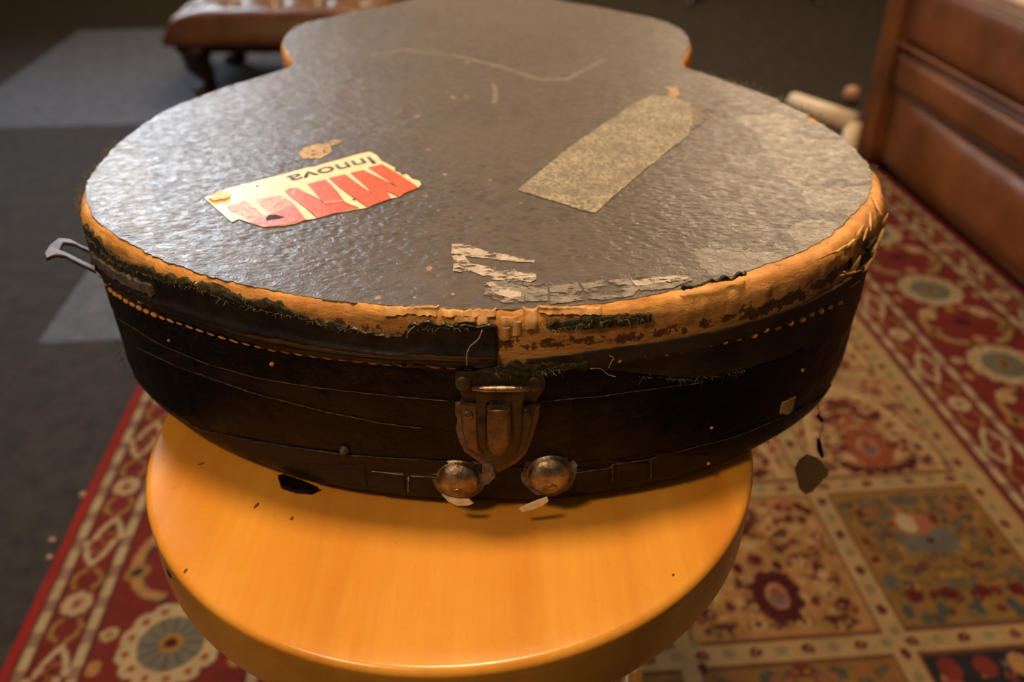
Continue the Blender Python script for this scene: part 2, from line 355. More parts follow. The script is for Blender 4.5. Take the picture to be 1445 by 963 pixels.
def leaf_band(uc, phase):
    k0 = -4
    for k in range(k0, 9):
        vc = phase + .228 * k
        if not V0 - .1 < vc < V1 + .1: continue
        w_ = win(uc, vc, .058); a = np.abs(RU[w_] - uc - .004 * np.sign(RV[w_] - vc)); b = np.abs(RV[w_] - vc); e = a / .0225 + (b / .052) ** 1.7
        IMG[w_][e < 1] = cIV; IMG[w_][e < .62] = cRUST
        k2 = (e < .62) & (((RU[w_] * 90).astype(int) + (RV[w_] * 90).astype(int)) % 2 == 0); IMG[w_][k2] = C(110, 50, 48)
        for sg in (-1, 1):
            for hs in (-1, 1):
                stroke([(uc + hs * .006, vc + sg * .055), (uc + hs * .017, vc + sg * .064), (uc + hs * .018, vc + sg * .078), (uc + hs * .012, vc + sg * .087)], .0035, cGOLD)
        vr = vc + .114
        blob(uc, vr, .021, .022, C(150, 80, 50))
        for q in range(8): blob(uc + .014 * math.cos(q * .785), vr + .015 * math.sin(q * .785), .0065, .0065, cIV)
        for q in range(6): blob(uc + .006 * math.cos(q * 1.05), vr + .006 * math.sin(q * 1.05), .003, .003, cPINK)
        blob(uc, vr, .003, .003, cDRED)
def guard(uc):
    rect(uc - .009, uc + .009, V0, V1, C(86, 44, 36)); rect(uc - .0065, uc + .0065, V0, V1, cIV)
    for k in range(int((V1 - V0) / .055)): rect(uc - .0065, uc + .0065, V0 + k * .055, V0 + k * .055 + .022, C(172, 136, 112))
def rosette(u, v, r=.062):
    for q in range(13): a = q * 2 * math.pi / 13; blob(u + r * .82 * math.cos(a), v + r * .82 * math.sin(a), r * .27, r * .27, cIV)
    for q in range(13): a = q * 2 * math.pi / 13; blob(u + r * .86 * math.cos(a), v + r * .86 * math.sin(a), r * .08, r * .08, C(170, 90, 50))
    blob(u, v, r * .68, r * .68, cGREY)
    for q in range(6): a = q * math.pi / 6; stroke([(u - r * .64 * math.cos(a), v - r * .64 * math.sin(a)), (u + r * .64 * math.cos(a), v + r * .64 * math.sin(a))], .0018, C(96, 96, 92))
    blob(u, v, r * .24, r * .24, cGOLD); blob(u, v, r * .13, r * .13, cDRED)
def main_border(uc, sgn, phase):
    for k in range(-4, 9):
        v = phase + .284 * k
        if not V0 - .2 < v < V1 + .2: continue
        rosette(uc, v)
        vm_ = v + .142
        for sg in (-1, 1):      # scrolling vine with navy shadow
            pts = [(uc + sg * (.03 + .05 * math.sin(t * 3.1)), vm_ + .065 * math.cos(t * 3.1) * 1.0) for t in np.linspace(0, 1, 14)]
            stroke([(a + .004, b - .004) for a, b in pts], .008, cNAVY); stroke(pts, .0075, cTAN)
            blob(uc + sg * .075, vm_ - .02, .018, .014, cGOLD, .6); blob(uc + sg * .075, vm_ - .02, .009, .006, cNAVY, .6)
            blob(uc + sg * .055, vm_ + .045, .015, .018, cIV, .4); blob(uc + sg * .055, vm_ + .045, .007, .009, cPINK)
            blob(uc + sg * .082, v + .02, .011, .011, cIV); blob(uc + sg * .082, v + .02, .006, .006, cGOLD); blob(uc + sg * .086, v - .03, .009, .012, cTAN)
        blob(uc, vm_ + .01, .018, .014, cDRED); blob(uc, vm_ - .055, .014, .014, cPINK); blob(uc, vm_ + .06, .012, .012, cGOLD)
IMG[:] = cRED
IMG[:, :int(.02 / ST)] = cEDGE; IMG[:, -int(.02 / ST):] = cEDGE
for sgn in (-1, 1):
    m_ = lambda d: CU + sgn * (CU - d)         # d measured as the left-hand coordinate
    g_ = lambda d: d if sgn < 0 else 2 * CU - d
    guard(g_(-.5465)); guard(g_(-.480)); guard(g_(-.262)); guard(g_(-.175 - .012))
    leaf_band(g_(-.512), .925); leaf_band(g_(-.224), 1.02 if sgn > 0 else .99)
    main_border(g_(-.372), sgn, .737 if sgn < 0 else .96)
F0, F1 = -.168, .828
rect(F0, F1, V0, V1, C(202, 170, 118))
rp = np.random.default_rng(3)
lam = [F0 + .028, .02, .29, .549, F1 - .028]
cells_u = [(F0 + .045, -.005 + .0), (.012, .262), (.285, .535), (.563, .785)]
vb = [.66 + .288 * k for k in range(-2, 7)]
def floral(u0, u1, v0, v1, bg, pal, n, seed):
    rp = np.random.default_rng(seed); rect(u0, u1, v0, v1, bg); uc = (u0 + u1) / 2
    for k in range(n):
        du = rp.uniform(0, (u1 - u0) / 2 - .012); v = rp.uniform(v0 + .012, v1 - .012); a = rp.uniform(.3, 1) * .011; b = rp.uniform(.4, 1) * .011; c = pal[rp.integers(len(pal))]; an = rp.uniform(0, 3)
        for sg in (-1, 1):
            blob(uc + sg * du, v, a, b, c, sg * an)
            if k % 2: blob(uc + sg * du, v, a * .5, b * .5, pal[(k * 3) % len(pal)], sg * an)
def palmette(u, v, s, c1=cDRED):
    for q in range(8):
        a = q * math.pi / 4 + .39; blob(u + s * .55 * math.cos(a), v + s * .85 * math.sin(a), s * .42, s * .42, c1)
    blob(u, v, s * .65, s, c1); blob(u, v, s * .42, s * .62, cPINK); blob(u, v - s * .1, s * .3, s * .42, C(140, 110, 104)); blob(u, v + s * .25, s * .2, s * .2, cRUST)
BR, PK, IVs = C(112, 52, 40), C(186, 118, 84), C(214, 176, 120)
for bi, vb0 in enumerate(vb):
    for ci, (a, b) in enumerate(cells_u):
        v0, v1 = vb0 + .016, vb0 + .272; kind = (bi * 3 + ci * 2) % 4
        if abs(vb0 - .66) < .01: kind = {2: 0, 3: 1}.get(ci, kind)
        if abs(vb0 - .948) < .01: kind = {1: 3, 2: 2, 3: 2}.get(ci, kind)
        if abs(vb0 - .372) < .01: kind = {2: 1, 3: 3}.get(ci, kind)
        uc, vc = (a + b) / 2, (v0 + v1) / 2; sd = bi * 10 + ci
        if kind == 0:
            floral(a, b, v0, v1, C(196, 146, 92), [BR, cDRED, cGOLD, PK, IVs, C(110, 66, 52), cGOLD], 190, sd); palmette(uc + .01, v0 + .07, .036); palmette(uc + .01, v1 - .035, .018, BR)
        elif kind == 1:
            floral(a, b, v0, v1, C(160, 122, 62), [C(118, 48, 40), cOLIVE, C(96, 92, 78), cGOLD, C(110, 106, 92), C(170, 110, 70), cOLIVE], 150, sd)
            rect(uc - .045, uc + .04, vc + .0, vc + .045, C(122, 118, 106)); blob(uc - .01, vc + .055, .03, .022, PK); blob(uc - .018, vc + .058, .014, .02, cIV); blob(uc + .0, vc + .022, .006, .006, cDRED)
            for q in range(4): blob(a + .04 + q * .048, v0 + .055, .012, .010, C(112, 34, 32)); blob(a + .02 + q * .048, v0 + .03, .008, .012, C(84, 92, 88))
            rect(a, b, v0, v0 + .010, C(120, 110, 84))
        elif kind == 2:
            floral(a, b, v0, v1, C(206, 166, 116), [BR, C(128, 74, 58), PK, cRUST, IVs, C(110, 66, 56), C(224, 190, 136), BR, cDRED], 170, sd)
            w_ = win(uc, v0, .25); e = ((RU[w_] - uc) / .10) ** 2 + ((RV[w_] - v0) / .235) ** 2; k2 = (np.abs(e - .95) < .10) & (RV[w_] > v0); IMG[w_][k2] = C(226, 190, 134)
            palmette(uc, v0 + .07, .04, cRUST); stroke([(uc - .05, v0 + .02), (uc, v0 + .012), (uc + .05, v0 + .02)], .006, cDRED)
        else:
            floral(a, b, v0, v1, C(48, 44, 52), [C(150, 62, 52), cNAVY, C(160, 84, 66), C(176, 132, 96), C(66, 76, 84)], 90, sd)
            for q in range(5):
                for p_ in range(5): blob(a + .03 + q * .045, v0 + .03 + p_ * .05, .014, .016, C(142, 58, 50) if (q + p_) % 3 else cTAN)
        for (ra, rb, rc, rd) in ((a, a + .004, v0, v1), (b - .004, b, v0, v1), (a, b, v1 - .004, v1), (a, b, v0, v0 + .004)): rect(ra, rb, rc, rd, C(128, 76, 50))
    for q in range(int((F1 - F0) / .034)):
        u = F0 + .02 + q * .034; blob(u, vb0 + .001, .0085, .0065, C(96, 34, 34)) if q % 2 else blob(u, vb0 + .001, .008, .007, C(162, 150, 112)); 
        if q % 2: blob(u, vb0 + .001, .0035, .003, PK)
for lu in lam:
    for q in range(int((V1 - V0) / .034)):
        v = V0 + .02 + q * .034; blob(lu, v, .0065, .0085, C(104, 40, 38)) if q % 2 else blob(lu, v, .007, .008, C(160, 146, 108))
IMG = IMG * np.array([.62, .60, .58])
IMG *= (1 + .22 * fbm(RU * 70, RV * 70, 5)[..., None]) * (1 + .10 * fbm(RU * 9, RV * 9, 15)[..., None])
RV3 = np.stack([RU * cY - RV * sY, RU * sY + RV * cY, .0165 + .0006 * fbm(RU * 40, RV * 40, 2)], -1)
edge = np.zeros_like(RU); edge[0] = edge[-1] = 1; edge[:, 0] = edge[:, -1] = 1
RV3[..., 2] = np.where(edge > 0, TH + .0008, RV3[..., 2])
m = M('rug_wool', .92, 0, .1); a_ = m.attr('dye'); m.col(m.mix(m.noise(900, 3, .6), a_.outputs['Color'], m.mix(.5, a_.outputs['Color'], (.01, .008, .006, 1)))); m.bump(m.noise(700, 4, .7), .8, .0025)
m.b.inputs['Sheen Weight'].default_value = 0
rug = grid_obj('area_rug', RV3, m.m, attrs={'dye': np.clip(IMG, 0, 1)})
rug['label'] = 'red bordered oriental wool rug under the stool and the sofa'; rug['category'] = 'rug'

# ---------------------------------------------------------------- stool
m = M('lacquered_beech', .30, 0, .5)
co = m.mapped((1, .07, 1), (0, 0, .12)); g1 = m.noise(24, 5, .6, co, .6); g2 = m.noise(230, 5, .7, m.mapped((1, .05, 1), (0, 0, .12)))
c = m.ramp(g1, [(.3, lin(198, 132, 42)), (.55, lin(214, 153, 54)), (.75, lin(220, 163, 64))])
c = m.mix(m.ramp(g2, [(.35, (0, 0, 0)), (.8, (.35,) * 3)]), c, lin(196, 112, 34))
glue = m.n('ShaderNodeTexBrick')
sc_ = m.noise(30, 8, .8, None, 3.0); ln = m.ramp(m.math('ABSOLUTE', m.math('SUBTRACT', sc_, .48)), [(0, (.35,) * 3), (.004, (0, 0, 0))])
c = m.mix(ln, c, lin(240, 180, 110))
c = m.mix(m.ramp(m.voro(24), [(0, (.8,) * 3), (.045, (.5,) * 3), (.06, (0, 0, 0))]), c, lin(236, 176, 100))
m.t.nodes.remove(glue)
m.col(c); m.bump(m.noise(50, 4, .6), .25, .0008)
m.l(m.ramp(m.noise(60, 6, .7), [(.3, (.24,) * 3), (.75, (.40,) * 3)]), m.b.inputs['Roughness'])
m.b.inputs['Coat Weight'].default_value = .25; m.b.inputs['Coat Roughness'].default_value = .2
BEECH = m.m
DENT = simple('dark_dent', lin(60, 34, 12), None, 40, .7, 0, 0)
SX, SY_, SR = -.036, .4215, .182
st = thing('wooden_stool', 'round honey-coloured wooden stool holding up the worn instrument case', 'stool', (SX, SY_, .0175))
prof = [(.001, STOOLZ - .044), (SR - .012, STOOLZ - .044)] + [(SR - .010 + .010 * math.sin(a), STOOLZ - .034 - .010 * math.cos(a)) for a in np.linspace(.2, 1.57, 6)] + \
       [(SR, STOOLZ - .02), (SR, STOOLZ - .009)] + [(SR - .0045 + .0045 * math.cos(a), STOOLZ - .0045 + .0045 * math.sin(a)) for a in np.linspace(0, 1.5, 8)] + [(SR * k, STOOLZ) for k in (.93, .8, .6, .3, .005)]
lathe('seat', prof, BEECH, st, 160, (SX, SY_, 0))
for k in range(4):
    a = math.pi / 4 + k * math.pi / 2
    top = Vector((SX + .10 * math.cos(a), SY_ + .10 * math.sin(a), STOOLZ - .04)); bot = Vector((SX + .165 * math.cos(a), SY_ + .165 * math.sin(a), .0180))
    tubes('leg', [([bot, bot.lerp(top, .3), bot.lerp(top, .7), top], [.014, .017, .020, .022])], BEECH, st, 20)
for zz, rr_ in ((.18, .150), (.36, .128)):
    pts = [(SX + rr_ * math.cos(a), SY_ + rr_ * math.sin(a), zz) for a in np.linspace(0, 2 * math.pi, 49)]; tubes('foot_ring', [(pts, .008)], BEECH, st, 12)
for (x, y, a, l, wd) in ((362, 714, 1.2, .005, .0009), (412, 732, 1.3, .003, .0008), (284, 655, .5, .004, .0006), (262, 806, 1.3, .003, .0007), (950, 812, 1, .002, .0006)):
    p = at(x, y, STOOLZ)
    plate('dent', [(p[0] + l * .5 * math.cos(t) * math.cos(a) - wd * math.sin(t) * math.sin(a), p[1] + l * .5 * math.cos(t) * math.sin(a) + wd * math.sin(t) * math.cos(a)) for t in np.linspace(0, 6.28, 11)[:-1]], STOOLZ - .001, STOOLZ + .00012, DENT, st)
rp_ = (SX + (SR + .0002) * math.cos(math.radians(219)), SY_ + (SR + .0002) * math.sin(math.radians(219)))
lathe('dent', [(.0028, -.001), (.0026, .0002), (.0012, .0006), (.0001, .0004)], DENT, st, 9, (rp_[0], rp_[1], STOOLZ - .011), (rp_[0] - SX, rp_[1] - SY_, 0))

# ================================================================ the instrument case
OUT = [(-.095, 1.475), (-.102, 1.44), (-.100, 1.36), (-.080, 1.28), (-.078, 1.15), (-.090, 1.075), (-.118, 1.030), (-.143, .996), (-.186, .950), (-.213, .916), (-.2225, .882), (-.219, .835), (-.206, .795), (-.1935, .762), (-.206, .733), (-.227, .702), (-.250, .662),
       (-.2625, .630), (-.269, .588), (-.2695, .546), (-.265, .503), (-.252, .462), (-.236, .4385), (-.213, .4150), (-.181, .3895), (-.148, .3705), (-.117, .3572), (-.085, .3478), (-.050, .3420), (-.015, .3398), (.019, .3405), (.046, .3445),
       (.074, .3512), (.103, .3610), (.135, .3775), (.162, .3955), (.188, .4185), (.207, .4440), (.2205, .470), (.229, .500), (.2325, .533), (.231, .573), (.223, .618), (.208, .660), (.188, .695), (.166, .729), (.1505, .757), (.158, .790), (.170, .835),
       (.171, .885), (.159, .922), (.134, .954), (.095, .992), (.052, 1.030), (.040, 1.075), (.028, 1.15), (.030, 1.28), (.050, 1.36), (.052, 1.44), (.045, 1.475)]
OUT = np.array(OUT)
def catmull(P, step=.0009):
    n = len(P); res = []
    for i in range(n):
        p0, p1, p2, p3 = P[i - 1], P[i], P[(i + 1) % n], P[(i + 2) % n]; k = max(2, int(np.linalg.norm(p2 - p1) / step))
        t = np.linspace(0, 1, k, endpoint=False)[:, None]
        res.append(.5 * ((2 * p1) + (-p0 + p2) * t + (2 * p0 - 5 * p1 + 4 * p2 - p3) * t ** 2 + (-p0 + 3 * p1 - 3 * p2 + p3) * t ** 3))
    return np.concatenate(res)
OP = catmull(OUT, .0011); NS = len(OP)
d_ = np.roll(OP, -1, 0) - OP; SEG = np.linalg.norm(d_, axis=1); SARC = np.concatenate([[0], np.cumsum(SEG)[:-1]]); STOT = SEG.sum()
tan_ = np.roll(OP, -2, 0) - np.roll(OP, 2, 0); tan_ /= np.linalg.norm(tan_, axis=1)[:, None]
NRM = np.stack([tan_[:, 1], -tan_[:, 0]], 1)
if (NRM[np.argmin(OP[:, 1])] @ np.array([0, -1])) < 0: NRM = -NRM
def PS(s):
    x = np.interp(s, SARC, OP[:, 0]); y = np.interp(s, SARC, OP[:, 1]); nx = np.interp(s, SARC, NRM[:, 0]); ny = np.interp(s, SARC, NRM[:, 1])
    return x, y, nx, ny
def wall_hit(px, py):
    r = ray(px, py); dirv = np.array(r[:2]); A = OP; B = np.roll(OP, -1, 0)
    cr = dirv[0] * A[:, 1] - dirv[1] * A[:, 0]; cr2 = dirv[0] * B[:, 1] - dirv[1] * B[:, 0]
    k = np.where((cr * cr2 <= 0) & (NRM @ dirv < .02))[0]
    if len(k) == 0:                              # just outside the silhouette: nearest tangent point
        ang = np.arctan2(OP[:, 0], OP[:, 1]); ok = OP[:, 1] < .62; a0 = math.atan2(dirv[0], dirv[1]); i = np.argmin(np.abs(ang - a0) + (~ok) * 9); t = OP[i] @ dirv / (dirv @ dirv); return SARC[i], CAMZ + r[2] * t
    best = None
    for i in k:
        f_ = cr[i] / (cr[i] - cr2[i] + 1e-15); P = A[i] + (B[i] - A[i]) * f_; t = (P @ dirv) / (dirv @ dirv)
        if best is None or t < best[0]: best = (t, SARC[i] + SEG[i] * f_)
    return best[1], CAMZ + r[2] * best[0]
CH = LIDZ - STOOLZ           # height of the case
def body_off(z):             # horizontal offset of the side wall at height z (world)
    t = np.clip((STOOLZ + .022 - z) / .022, 0, 1)
    return -.0012 - .013 * (1 - np.sqrt(np.clip(1 - t ** 2, 0, 1)))
gc = thing('instrument_case', 'battered dark leatherette guitar case with stickers lying on the round wooden stool', 'instrument case', (-.02, .42, STOOLZ))

# --- lid panel: rings from the edge to a spine
leather_edge = [(118, 262), (122, 290), (131, 309), (160, 336), (225, 366), (300, 393), (380, 411), (460, 424), (560, 433), (640, 438), (700, 439), (780, 435), (860, 428), (940, 414), (1010, 397), (1080, 376), (1120, 362), (1165, 338), (1205, 305), (1226, 282), (1232, 255), (1226, 230)]
tab = []
for q in leather_edge:
    p = np.array(at(*q)); dd = np.linalg.norm(OP - p, axis=1); i = dd.argmin(); tab.append((SARC[i], max(.0012, dd[i] if (p - OP[i]) @ NRM[i] < 0 else .0012)))
tab.sort(); tab = np.array(tab); s_first, s_last = tab[0, 0], tab[-1, 0]
inset = np.interp(SARC, np.concatenate([[s_first - .06], tab[:, 0], [s_last + .05]]), np.concatenate([[.0015], tab[:, 1], [.0015]]))
inset = inset + .0011 * (1 + fbm(SARC * 300, SARC * 0, 3, 5)) + .0012 * fbm(SARC * 60, SARC * 0, 8, 3)
inset = np.clip(inset, .0006, .02)
# a torn notch on the far right
for (px, py, dep, wd) in ((1140, 170, .006, .008), (1105, 150, .003, .012)):
    p = np.array(at(px, py)); i = np.linalg.norm(OP - p, axis=1).argmin(); inset += dep * np.exp(-((SARC - SARC[i]) / wd) ** 4) * (1 + .5 * fbm(SARC * 200, SARC * 0, 33, 3))
EDGE = OP - NRM * inset[:, None]
spine = np.stack([np.full(NS, -.02), np.clip(EDGE[:, 1], .56, 1.40)], 1)
rad = np.concatenate([[0, .0006, .0016, .0035], np.linspace(.008, 1, 190)])
LV = EDGE[None] * (1 - rad[:, None, None]) + spine[None] * rad[:, None, None]
LZ = np.full(LV.shape[:2], LIDZ) + .00018 * fbm(LV[..., 0] * 120, LV[..., 1] * 120, 4, 3)
LZ[0] = LIDZ - .0005
# masks read in surface coordinates
r_c = (LV[..., 0], LV[..., 1])
def inpoly(x, y, poly):
    P = np.array(poly); c = np.zeros(x.shape, bool); j = len(P) - 1
    for i in range(len(P)):
        k = ((P[i, 1] > y) != (P[j, 1] > y)) & (x < (P[j, 0] - P[i, 0]) * (y - P[i, 1]) / (P[j, 1] - P[i, 1] + 1e-12) + P[i, 0]); c ^= k; j = i
    return c
def lp(pts): return [at(*p) for p in pts]
MK = np.zeros(LV.shape[:2] + (3,)); X, Y = r_c
nx_ = X + .010 * fbm(X * 60, Y * 60, 21, 6); ny_ = Y + .010 * fbm(X * 60, Y * 60, 22, 6)
for poly, val in (([(1130, 263), (1233, 263), (1237, 288), (1212, 306), (1138, 292)], .8), ([(1097, 329), (1138, 313), (1212, 317), (1200, 341), (1138, 354)], .8), ([(986, 358), (1047, 350), (1105, 362), (1064, 383), (1014, 387)], .95),
                  ([(1043, 165), (1097, 160), (1134, 177), (1134, 193), (1097, 206), (1056, 181)], .8), ([(1060, 190), (1200, 200), (1235, 250), (1130, 262), (1090, 230)], .55), ([(135, 240), (180, 195), (215, 240), (200, 300), (230, 345), (170, 330), (135, 300)], .55),
                  ([(200, 300), (240, 290), (300, 360), (260, 375), (190, 340)], .42), ([(270, 345), (350, 335), (400, 372), (330, 385)], .35)):
    MK[..., 0] = np.maximum(MK[..., 0], np.where(inpoly(nx_, ny_, lp(poly)), val, 0))
MK[..., 0] = np.maximum(MK[..., 0], np.clip(.45 - rad[:, None] * 18, 0, .45))
for (px, py, r_, v_) in ((533, 420, .002, .7), (606, 379, .0022, .9), (628, 246, .0018, .9), (692, 254, .0015, .9), (664, 307, .0012, .9), (693, 311, .0012, .9), (640, 415, .0014, .8), (589, 164, .003, .7), (640, 137, .004, .6), (658, 137, .004, .6), (660, 88, .004, .6), (697, 93, .003, .6), (540, 183, .003, .55), (475, 162, .004, .5), (604, 211, .0015, .8), (735, 287, .0012, .8)):
    p = at(px, py); MK[..., 1] = np.maximum(MK[..., 1], np.where((X - p[0]) ** 2 + ((Y - p[1]) / 1.3) ** 2 < (r_ * .85) ** 2, v_, 0))
def line_mask(pts, wd, val, ch=0):
    Q = lp(pts)
    for a, b in zip(Q[:-1], Q[1:]):
        a = np.array(a); b = np.array(b); ab = b - a; t = np.clip(((X - a[0]) * ab[0] + (Y - a[1]) * ab[1]) / (ab @ ab), 0, 1)
        d2 = (X - a[0] - t * ab[0]) ** 2 + (Y - a[1] - t * ab[1]) ** 2; MK[..., ch] = np.maximum(MK[..., ch], val * (d2 < wd ** 2))
line_mask([(520, 78), (570, 70), (640, 78), (700, 92), (760, 112), (800, 112), (850, 85)], .0022, .75)
line_mask([(697, 118), (700, 135), (697, 145)], .0018, .8); line_mask([(478, 372), (480, 385), (478, 392)], .0007, .9, 0)
line_mask([(405, 390), (440, 375)], .0006, .85, 0); line_mask([(370, 380), (430, 372), (470, 360)], .0006, .7, 0)
line_mask([(300, 147), (360, 150), (410, 152)], .0012, .55, 1); line_mask([(780, 368), (830, 363), (870, 362)], .0018, .42, 1)
MK[..., 0] = np.maximum(MK[..., 0], .18 * (fbm(X * 14, Y * 14, 40) > .12))
gx, gy = at(640, 290); MK[..., 2] = np.clip(1.25 - np.hypot((X - gx) / .20, (Y - gy) / .12), 0, 1)
grid_obj('lid_panel', np.stack([LV[..., 0], LV[..., 1], LZ], -1), LEATHER, gc, closed=True, attrs={'mask': MK})

# --- wooden rim
ZR = LIDZ - .0315
rim_prof = [(-.022, -.0004), (-.010, -.0004), (-.006, -.0004), (-.0035, -.0006), (-.0016, -.0020), (-.0004, -.0038), (.0004, -.0060), (.0008, -.009), (.0010, -.012), (.0012, -.015), (.0012, -.018), (.0012, -.021), (.0011, -.024), (.0010, -.027), (.0008, -.030), (.0, -.0312), (-.002, -.0316)]
RP = np.array(rim_prof); rimV = np.zeros((len(RP), NS, 3))
rag = .0010 * fbm(SARC * 160, SARC * 0, 11, 5); rag2 = .0007 * fbm(SARC * 400, SARC * 0, 12, 3)
stain = np.zeros((len(RP), NS)); 
corner = PS(np.array([wall_hit(1215, 350)[0]])); s_corner = wall_hit(1215, 350)[0]
for k, (o_, z_) in enumerate(RP):
    chip = np.where((k >= 3) & (k <= 8), 1, 0) * (rag + rag2 + .0008 * fbm(SARC * 90, SARC * 0 + k * .7, 14, 3))
    crn = np.exp(-((SARC - s_corner) / .035) ** 2) * (k >= 2) * (k <= 12) * (-.0035 + .003 * fbm(SARC * 70, SARC * 0 + k * 1.3, 15, 3))
    off = o_ + chip + crn
    rimV[k, :, 0] = OP[:, 0] + NRM[:, 0] * off; rimV[k, :, 1] = OP[:, 1] + NRM[:, 1] * off; rimV[k, :, 2] = LIDZ + z_ + (.0006 * fbm(SARC * 110, SARC * 0 + k, 17, 3) if 2 < k < 7 else 0)
s_mid, s_r0, s_r1 = wall_hit(703, 480)[0], wall_hit(735, 480)[0], wall_hit(1130, 430)[0]
for k, (o_, z_) in enumerate(RP):
    band = np.exp(-((z_ + .0165) / .0045) ** 2)
    stain[k] = band * .50 * ((SARC > s_mid - .02) & (SARC < s_r1 + .05)) + .36 * ((z_ < -.008) & (SARC < s_mid)) + .12
    stain[k] += np.where((SARC > s_r1 - .04) & (SARC < s_r1 + .08), .10, 0)
grid_obj('wooden_rim', rimV, WOOD, gc, closed=True, attrs={'stain': stain})

# --- body side wall and base
zz = np.concatenate([[ZR + .001, ZR], np.linspace(ZR - .002, STOOLZ + .024, 46), STOOLZ + .022 * (1 - np.sin(np.linspace(0, math.pi / 2, 14)))])
bo = body_off(zz); bo[0] = -.003
BV = np.zeros((len(zz) + 1, NS, 3)); lump = .0006 * fbm(SARC * 30, SARC * 0, 50, 3)
for k in range(len(zz)):
    o_ = bo[k] + (lump + .0005 * fbm(SARC * 55, SARC * 0 + zz[k] * 60, 51, 3)) * (k > 1)
    BV[k, :, 0] = OP[:, 0] + NRM[:, 0] * o_; BV[k, :, 1] = OP[:, 1] + NRM[:, 1] * o_; BV[k, :, 2] = zz[k]
BV[-1, :, 0] = OP[:, 0] * .2 + spine[:, 0] * .8; BV[-1, :, 1] = OP[:, 1] * .2 + spine[:, 1] * .8; BV[-1, :, 2] = STOOLZ
BV[:, :, 2] = np.maximum(BV[:, :, 2], STOOLZ + .0002)
grid_obj('case_body', BV, BLACK, gc, closed=True)

# --- strips laid on the side wall
def px_curve(pts):
    Q = sorted(wall_hit(*p) for p in pts); return np.array(Q)
def off_at(z): return np.where(z > ZR, .0012 - .0012 * np.clip((z - (LIDZ - .006)) / .006, 0, 1) ** 2 * 3, body_off(z))
def strip(name, top, bot, mat, off=.0006, rag_t=.0003, rag_b=.0003, rows=10, seed=1, s0=None, s1=None, step=.0009, bead=None, fr=300, label=None, amp=.0002):
    T = px_curve(top) if not isinstance(top, np.ndarray) else top; B = px_curve(bot) if not isinstance(bot, np.ndarray) else bot
    a = s0 if s0 is not None else max(T[0, 0], B[0, 0]); b = s1 if s1 is not None else min(T[-1, 0], B[-1, 0])
    s = np.linspace(a, b, max(3, int((b - a) / step))); zt = np.interp(s, T[:, 0], T[:, 1]) + rag_t * fbm(s * fr, s * 0, seed, 5) * 2; zb = np.interp(s, B[:, 0], B[:, 1]) + rag_b * fbm(s * fr, s * 0, seed + 9, 5) * 2
    zb = np.minimum(zb, zt - .0004)
    t = np.concatenate([[0, 0], np.linspace(.02, .98, rows), [1, 1]])[:, None]
    Z = zt + (zb - zt) * t; O = off_at(Z) + off + amp * fbm(s[None] * 90 + 0 * Z, Z * 90, seed + 5, 3)
    O[0] = off_at(Z[0]) - .0012; O[-1] = off_at(Z[-1]) - .0012
    if bead is not None:
        for (zc, wz, hh) in bead: O[1:-1] += hh * np.exp(-((t[1:-1] - zc) / wz) ** 2)
    x, y, nx, ny = PS(s); V = np.stack([x + nx * O, y + ny * O, Z], -1)
    V[:, 0] -= np.stack([nx, ny, 0 * nx], -1)[0] * (off + .001); V[:, -1] -= np.stack([nx, ny, 0 * nx], -1)[-1] * (off + .001)
    o = grid_obj(name, V, mat, gc)
    if label: o['label'] = label
    return o
bind_top = [(122, 318), (150, 346), (164, 363), (195, 375), (223, 384), (251, 394), (285, 401), (320, 413), (347, 425), (396, 429), (417, 441), (462, 455), (496, 460), (521, 464), (535, 471), (569, 470), (578, 457), (604, 451), (663, 456), (703, 459)]
stL = [(131, 380), (142, 397), (154, 408), (170, 420), (185, 429), (213, 443), (258, 458), (299, 472), (361, 489), (431, 501), (500, 510), (600, 517), (690, 521)]
up = lambda pts, d: [(x, y - d) for x, y in pts]
strip('leather_binding', bind_top, [(x, y - 8) for x, y in stL] + [(703, 513)], BIND, .0012, .0012, .0002, 22, 2, s1=s_mid - .0003, bead=[(.72, .12, .0016), (.90, .05, -.0006)], fr=260, label='black leather binding with a ragged upper edge')
strip('frayed_cloth_edge', [(x, y - 3) for x, y in bind_top[:13]], [(x, y + 7) for x, y in bind_top[:13]], FUZZ, .0012, .0012, .0018, 8, 14, fr=300, amp=.0005)
strip('scuffed_cloth_patch', [(135, 352), (160, 372), (190, 388), (222, 400)], [(140, 366), (170, 390), (205, 407), (228, 416)], GREY, .0030, .0010, .0010, 8, 5)
# lower strip on the left, carrying the stitches
seam1 = [(164, 449), (223, 486), (292, 515), (361, 534), (431, 546), (534, 558), (640, 568)]
strip('lid_cover_strip', [(x, y - 9) for x, y in stL] + [(672, 514)], [(140, 430)] + seam1 + [(672, 569)], BLACK, .0004, .0001, .0002, 14, 7, label='black strip carrying the stitches')
# right: wood edge then brown strip with stitches
wb = [(705, 509), (740, 505), (850, 491), (920, 481), (1000, 466), (1070, 448), (1130, 427), (1180, 402), (1215, 375), (1243, 350)]
rb = [(740, 520), (860, 522), (905, 529), (960, 534), (1010, 531), (1060, 518), (1130, 494), (1200, 462), (1238, 420)]
strip('brown_cover_strip', [(x, y) for x, y in wb], rb, BROWN, .0009, .0003, .0008, 16, 21, s0=wall_hit(742, 510)[0], fr=200, label='brown strip carrying the stitches, ragged below')
strip('cloth_remnant', [(770, 455), (800, 450), (850, 444), (900, 442), (920, 442)], [(770, 462), (800, 463), (850, 460), (900, 455), (920, 450)], FUZZ, .0010, .0008, .0004, 8, 31)
strip('frayed_cloth_edge', [(965, 411), (1000, 402), (1040, 393), (1060, 387)], [(965, 414), (1000, 404), (1040, 396), (1060, 390)], FUZZ, .0005, .0016, .0012, 6, 35, fr=260)
